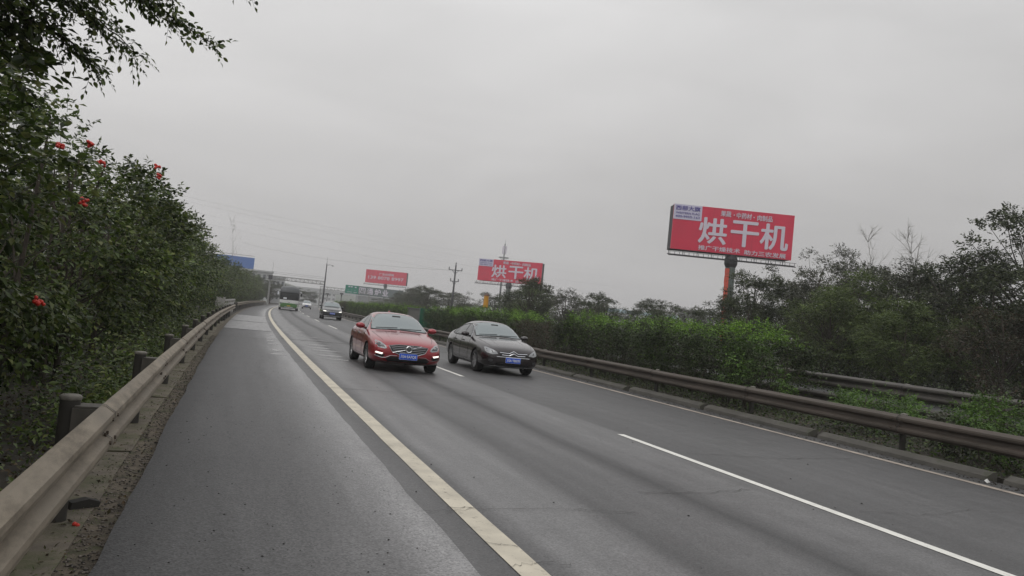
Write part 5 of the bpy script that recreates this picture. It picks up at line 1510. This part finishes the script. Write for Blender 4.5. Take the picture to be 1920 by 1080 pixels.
P_(cf, t, 'headlight', [(.50, .72), (.50, .80), (.66, .85), (.84, .86), (.85, .76), (.76, .71)], M['lens'], .006, mirror=True)
P_(cf, t, 'headlight_lens', [(.55, .73), (.56, .79), (.80, .83), (.80, .76)], M['drl'], .012, mirror=True)
P_(cf, t, 'lower_grille', [(-.62, .50), (.62, .50), (.56, .38), (-.56, .38)], M['blackp'], .005)
cf.line([(-.72, .34), (.72, .34)], 'front', w=.05, off=.012).build('bumper_trim', M['rim'], t)
h_ = cf.hit(0, .57, 'front')[0]; plate_obj(t, h_.y - .02, .58, '川A·G62K8')
for sg in (-1, 1):
    mb = MB(); mb.tube([(sg * .60, -.2, 1.70), (sg * .60, -.1, 1.735), (sg * .60, 1.2, 1.735), (sg * .60, 1.35, 1.69)], .018, 6); mb.build('roof_rail', M['rim'], t)

t.scale = (1.07, 1, 1.04)

# ---- white SUV, far
p = rp(5.15, 158)
wh = paint('white_car_paint', (.60, .60, .60), .35, .0)
t, cf, body, dz = build_car('white_suv', 'white SUV just right of the coach, hazy', 'car', (p.x, p.y, 0), -heading(158), [(a, b * 1.02, *c) for a, b, *c in SUV], wh, 1.35, -1.30, .355, '', 'white')
P_(cf, t, 'grille', [(-.52, .80), (-.48, .69), (.48, .69), (.52, .80)], M['blackp'], .004)
P_(cf, t, 'headlight', [(.55, .73), (.56, .81), (.82, .85), (.82, .76)], M['lens'], .008, mirror=True)
P_(cf, t, 'lower_grille', [(-.72, .56), (.72, .56), (.66, .36), (-.66, .36)], M['blackp'], .005)
h_ = cf.hit(0, .57, 'front')[0]; plate_obj(t, h_.y - .02, .60, '川A')
far = None
p = rp(5.4, 305)
c2 = copy_tree(t); c2.location = (p.x, p.y, 0); c2.rotation_euler = (0, 0, -heading(305)); c2.name = 'white_car'
c2['label'] = 'tiny white car in the haze near the vanishing point of the road'

# ---- coach
def coach(loc, rz):
    t = thing('coach', 'tall coach with green skirt, white band and dark front glass in the left lane', 'coach', loc, rz)
    Wd, Hh, Ln = 1.27, 3.42, 11.6
    st = []
    for (s, k, top, lo) in [(5.82, .80, 2.3, .5), (5.74, .93, 2.75, .36), (5.52, .985, 3.10, .32), (5.05, 1, 3.33, .3), (4.3, 1, 3.42, .3), (2.5, 1, 3.42, .3), (0, 1, 3.42, .3), (-3, 1, 3.42, .3), (-5.4, 1, 3.40, .32), (-5.75, .97, 3.25, .36), (-5.82, .90, 3.0, .5)]:
        w = Wd * k; half = [(0, lo), (w * .8, lo), (w * .97, lo + .06), (w, lo + .3), (w, 1.1), (w, 1.8), (w * .99, top * .80), (w * .95, top * .90), (w * .82, top * .97), (w * .5, top * .995), (0, top)]
        st.append([(x, -s, z) for x, z in half] + [(-x, -s, z) for x, z in half[-2:0:-1]])
    n = len(st[0]); mb = MB()
    mb.add([v for r_2 in st for v in r_2], [(i * n + k, i * n + (k + 1) % n, (i + 1) * n + (k + 1) % n, (i + 1) * n + k) for i in range(len(st) - 1) for k in range(n)] + [tuple(range(n - 1, -1, -1)), tuple((len(st) - 1) * n + k for k in range(n))])
    wht = paint('coach_white', (.62, .63, .62), .4, 0)
    me = smooth_cut(mb, wht, (-3.4, 2.6), 2, .54, .4, Wd); mesh_obj('body', me, t)
    me.materials.append(mat('coach_grey_dome', (.05, .055, .058), .4))
    for po in me.polygons:
        if po.center.z > 1.46 and po.center.y < -4.3 or po.center.z > 3.0: po.material_index = len(me.materials) - 1
    cf = Conform(me)
    grn = paint('coach_green', (.05, .16, .03), .4, 0); dk = mat('coach_dark_glass', (.012, .014, .014), .25, ior=1.4)
    gy = mat('coach_dome_front', (.05, .055, .058), .4)
    cf.patch([(-1.19, .42), (1.19, .42), (1.19, .98), (.8, 1.02), (-.8, 1.02), (-1.19, .98)], 'front', off=.006, grid=.1).build('green_skirt', grn, t, True)
    cf.patch([(-1.16, 1.46), (1.16, 1.46), (1.13, 2.40), (-1.13, 2.40)], 'front', off=.008, grid=.1).build('windscreen', dk, t, True)
    cf.patch([(-1.15, 2.47), (1.15, 2.47), (1.08, 2.85), (.95, 3.12), (.6, 3.24), (-.6, 3.24), (-.95, 3.12), (-1.08, 2.85)], 'front', off=.008, grid=.1).build('front_dome', gy, t, True)
    cf.line([(-1.1, 2.44), (1.1, 2.44)], 'front', w=.07, off=.03, seg=.1).build('visor', M['blackp'], t)
    mb = MB(); mb.box((0, 0, 0), (.42, .02, .2)); h_ = cf.hit(-.55, 1.66, 'front')[0]; mb.build('route_board', M['plate_text'], t, loc=(h_.x, h_.y - .03, 1.66))
    cf.patch([(-.55, .50), (.55, .50), (.50, .40), (-.50, .40)], 'front', off=.02, grid=.2).build('bumper_lip', M['plate_text'], t)
    mb = MB(); ell(mb, (0, 0, 0), (.10, .02, .07), 6); h_ = cf.hit(0, 1.15, 'front')[0]; mb.build('badge', M['chrome'], t, True, loc=(0, h_.y - .02, 1.15))
    mb = MB(); mb.box((0, 0, 0), (.44, .02, .14)); h_ = cf.hit(0, .64, 'front')[0]; mb.build('number_plate', mat('yellow_plate', (.45, .32, .04), .5), t, loc=(0, h_.y - .02, .64))
    for sx in (-1, 1):
        cf.patch([(sx * .82, .88), (sx * 1.16, .93), (sx * 1.16, 1.08), (sx * .86, 1.05)], 'front', off=.012, grid=.1).build('headlight', M['lens'], t)
        cf.patch([(-4.9, 1.6), (5.4, 1.6), (5.4, 2.6), (-4.9, 2.6)], 'side', sx, off=.008, grid=.3).build('side_glass', dk, t)
        cf.patch([(-5.3, .42), (-4.1, .42), (-4.1, 1.0), (-5.3, 1.0)], 'side', sx, off=.006, grid=.2).build('green_skirt', grn, t)
        cf.patch([(-2.7, .42), (1.9, .42), (1.9, 1.0), (-2.7, 1.0)], 'side', sx, off=.006, grid=.2).build('green_skirt', grn, t)
        for yy in (-3.4, 2.6): wheel(t, sx * (Wd - .16), yy, .50, .28, sx, 8)
        mb = MB(); mb.tube([(sx * 1.15, -5.4, 2.7), (sx * 1.42, -5.7, 2.68), (sx * 1.45, -5.75, 2.5)], .025, 6); ma = mb.build('mirror_arm', M['plate_text'], t)
        mb = MB(); mb.box((sx * 1.45, -5.74, 2.28), (.2, .12, .42)); mb.build('mirror', M['plate_text'] if sx < 0 else M['blackp'], ma)
    return t
p = rp(2.15, 116.5)
coach((p.x, p.y, 0), -heading(112)).scale = (1.06, 1, 1.0)

# ------------------------------------------------------------------ the haze in the air
mb = MB(); mb.box((100, 300, 18.0), (4600, 4600, 40.0))
hz = mb.mesh('haze'); hm = bpy.data.materials.new('haze_air'); n, l = nodes_of(hm); n.clear()
ho = n.new('ShaderNodeOutputMaterial'); hv = n.new('ShaderNodeVolumePrincipled')
hv.inputs['Color'].default_value = (.90, .90, .905, 1); hv.inputs['Density'].default_value = 0.00075; hv.inputs['Anisotropy'].default_value = 0.2
l.new(hv.outputs[0], ho.inputs['Volume']); hz.materials.append(hm)
ho_ = mesh_obj('haze', hz); ho_['kind'] = 'stuff'
print('tris', sum(len(m_.loop_triangles) if m_.loop_triangles else len(m_.polygons) for m_ in bpy.data.meshes))
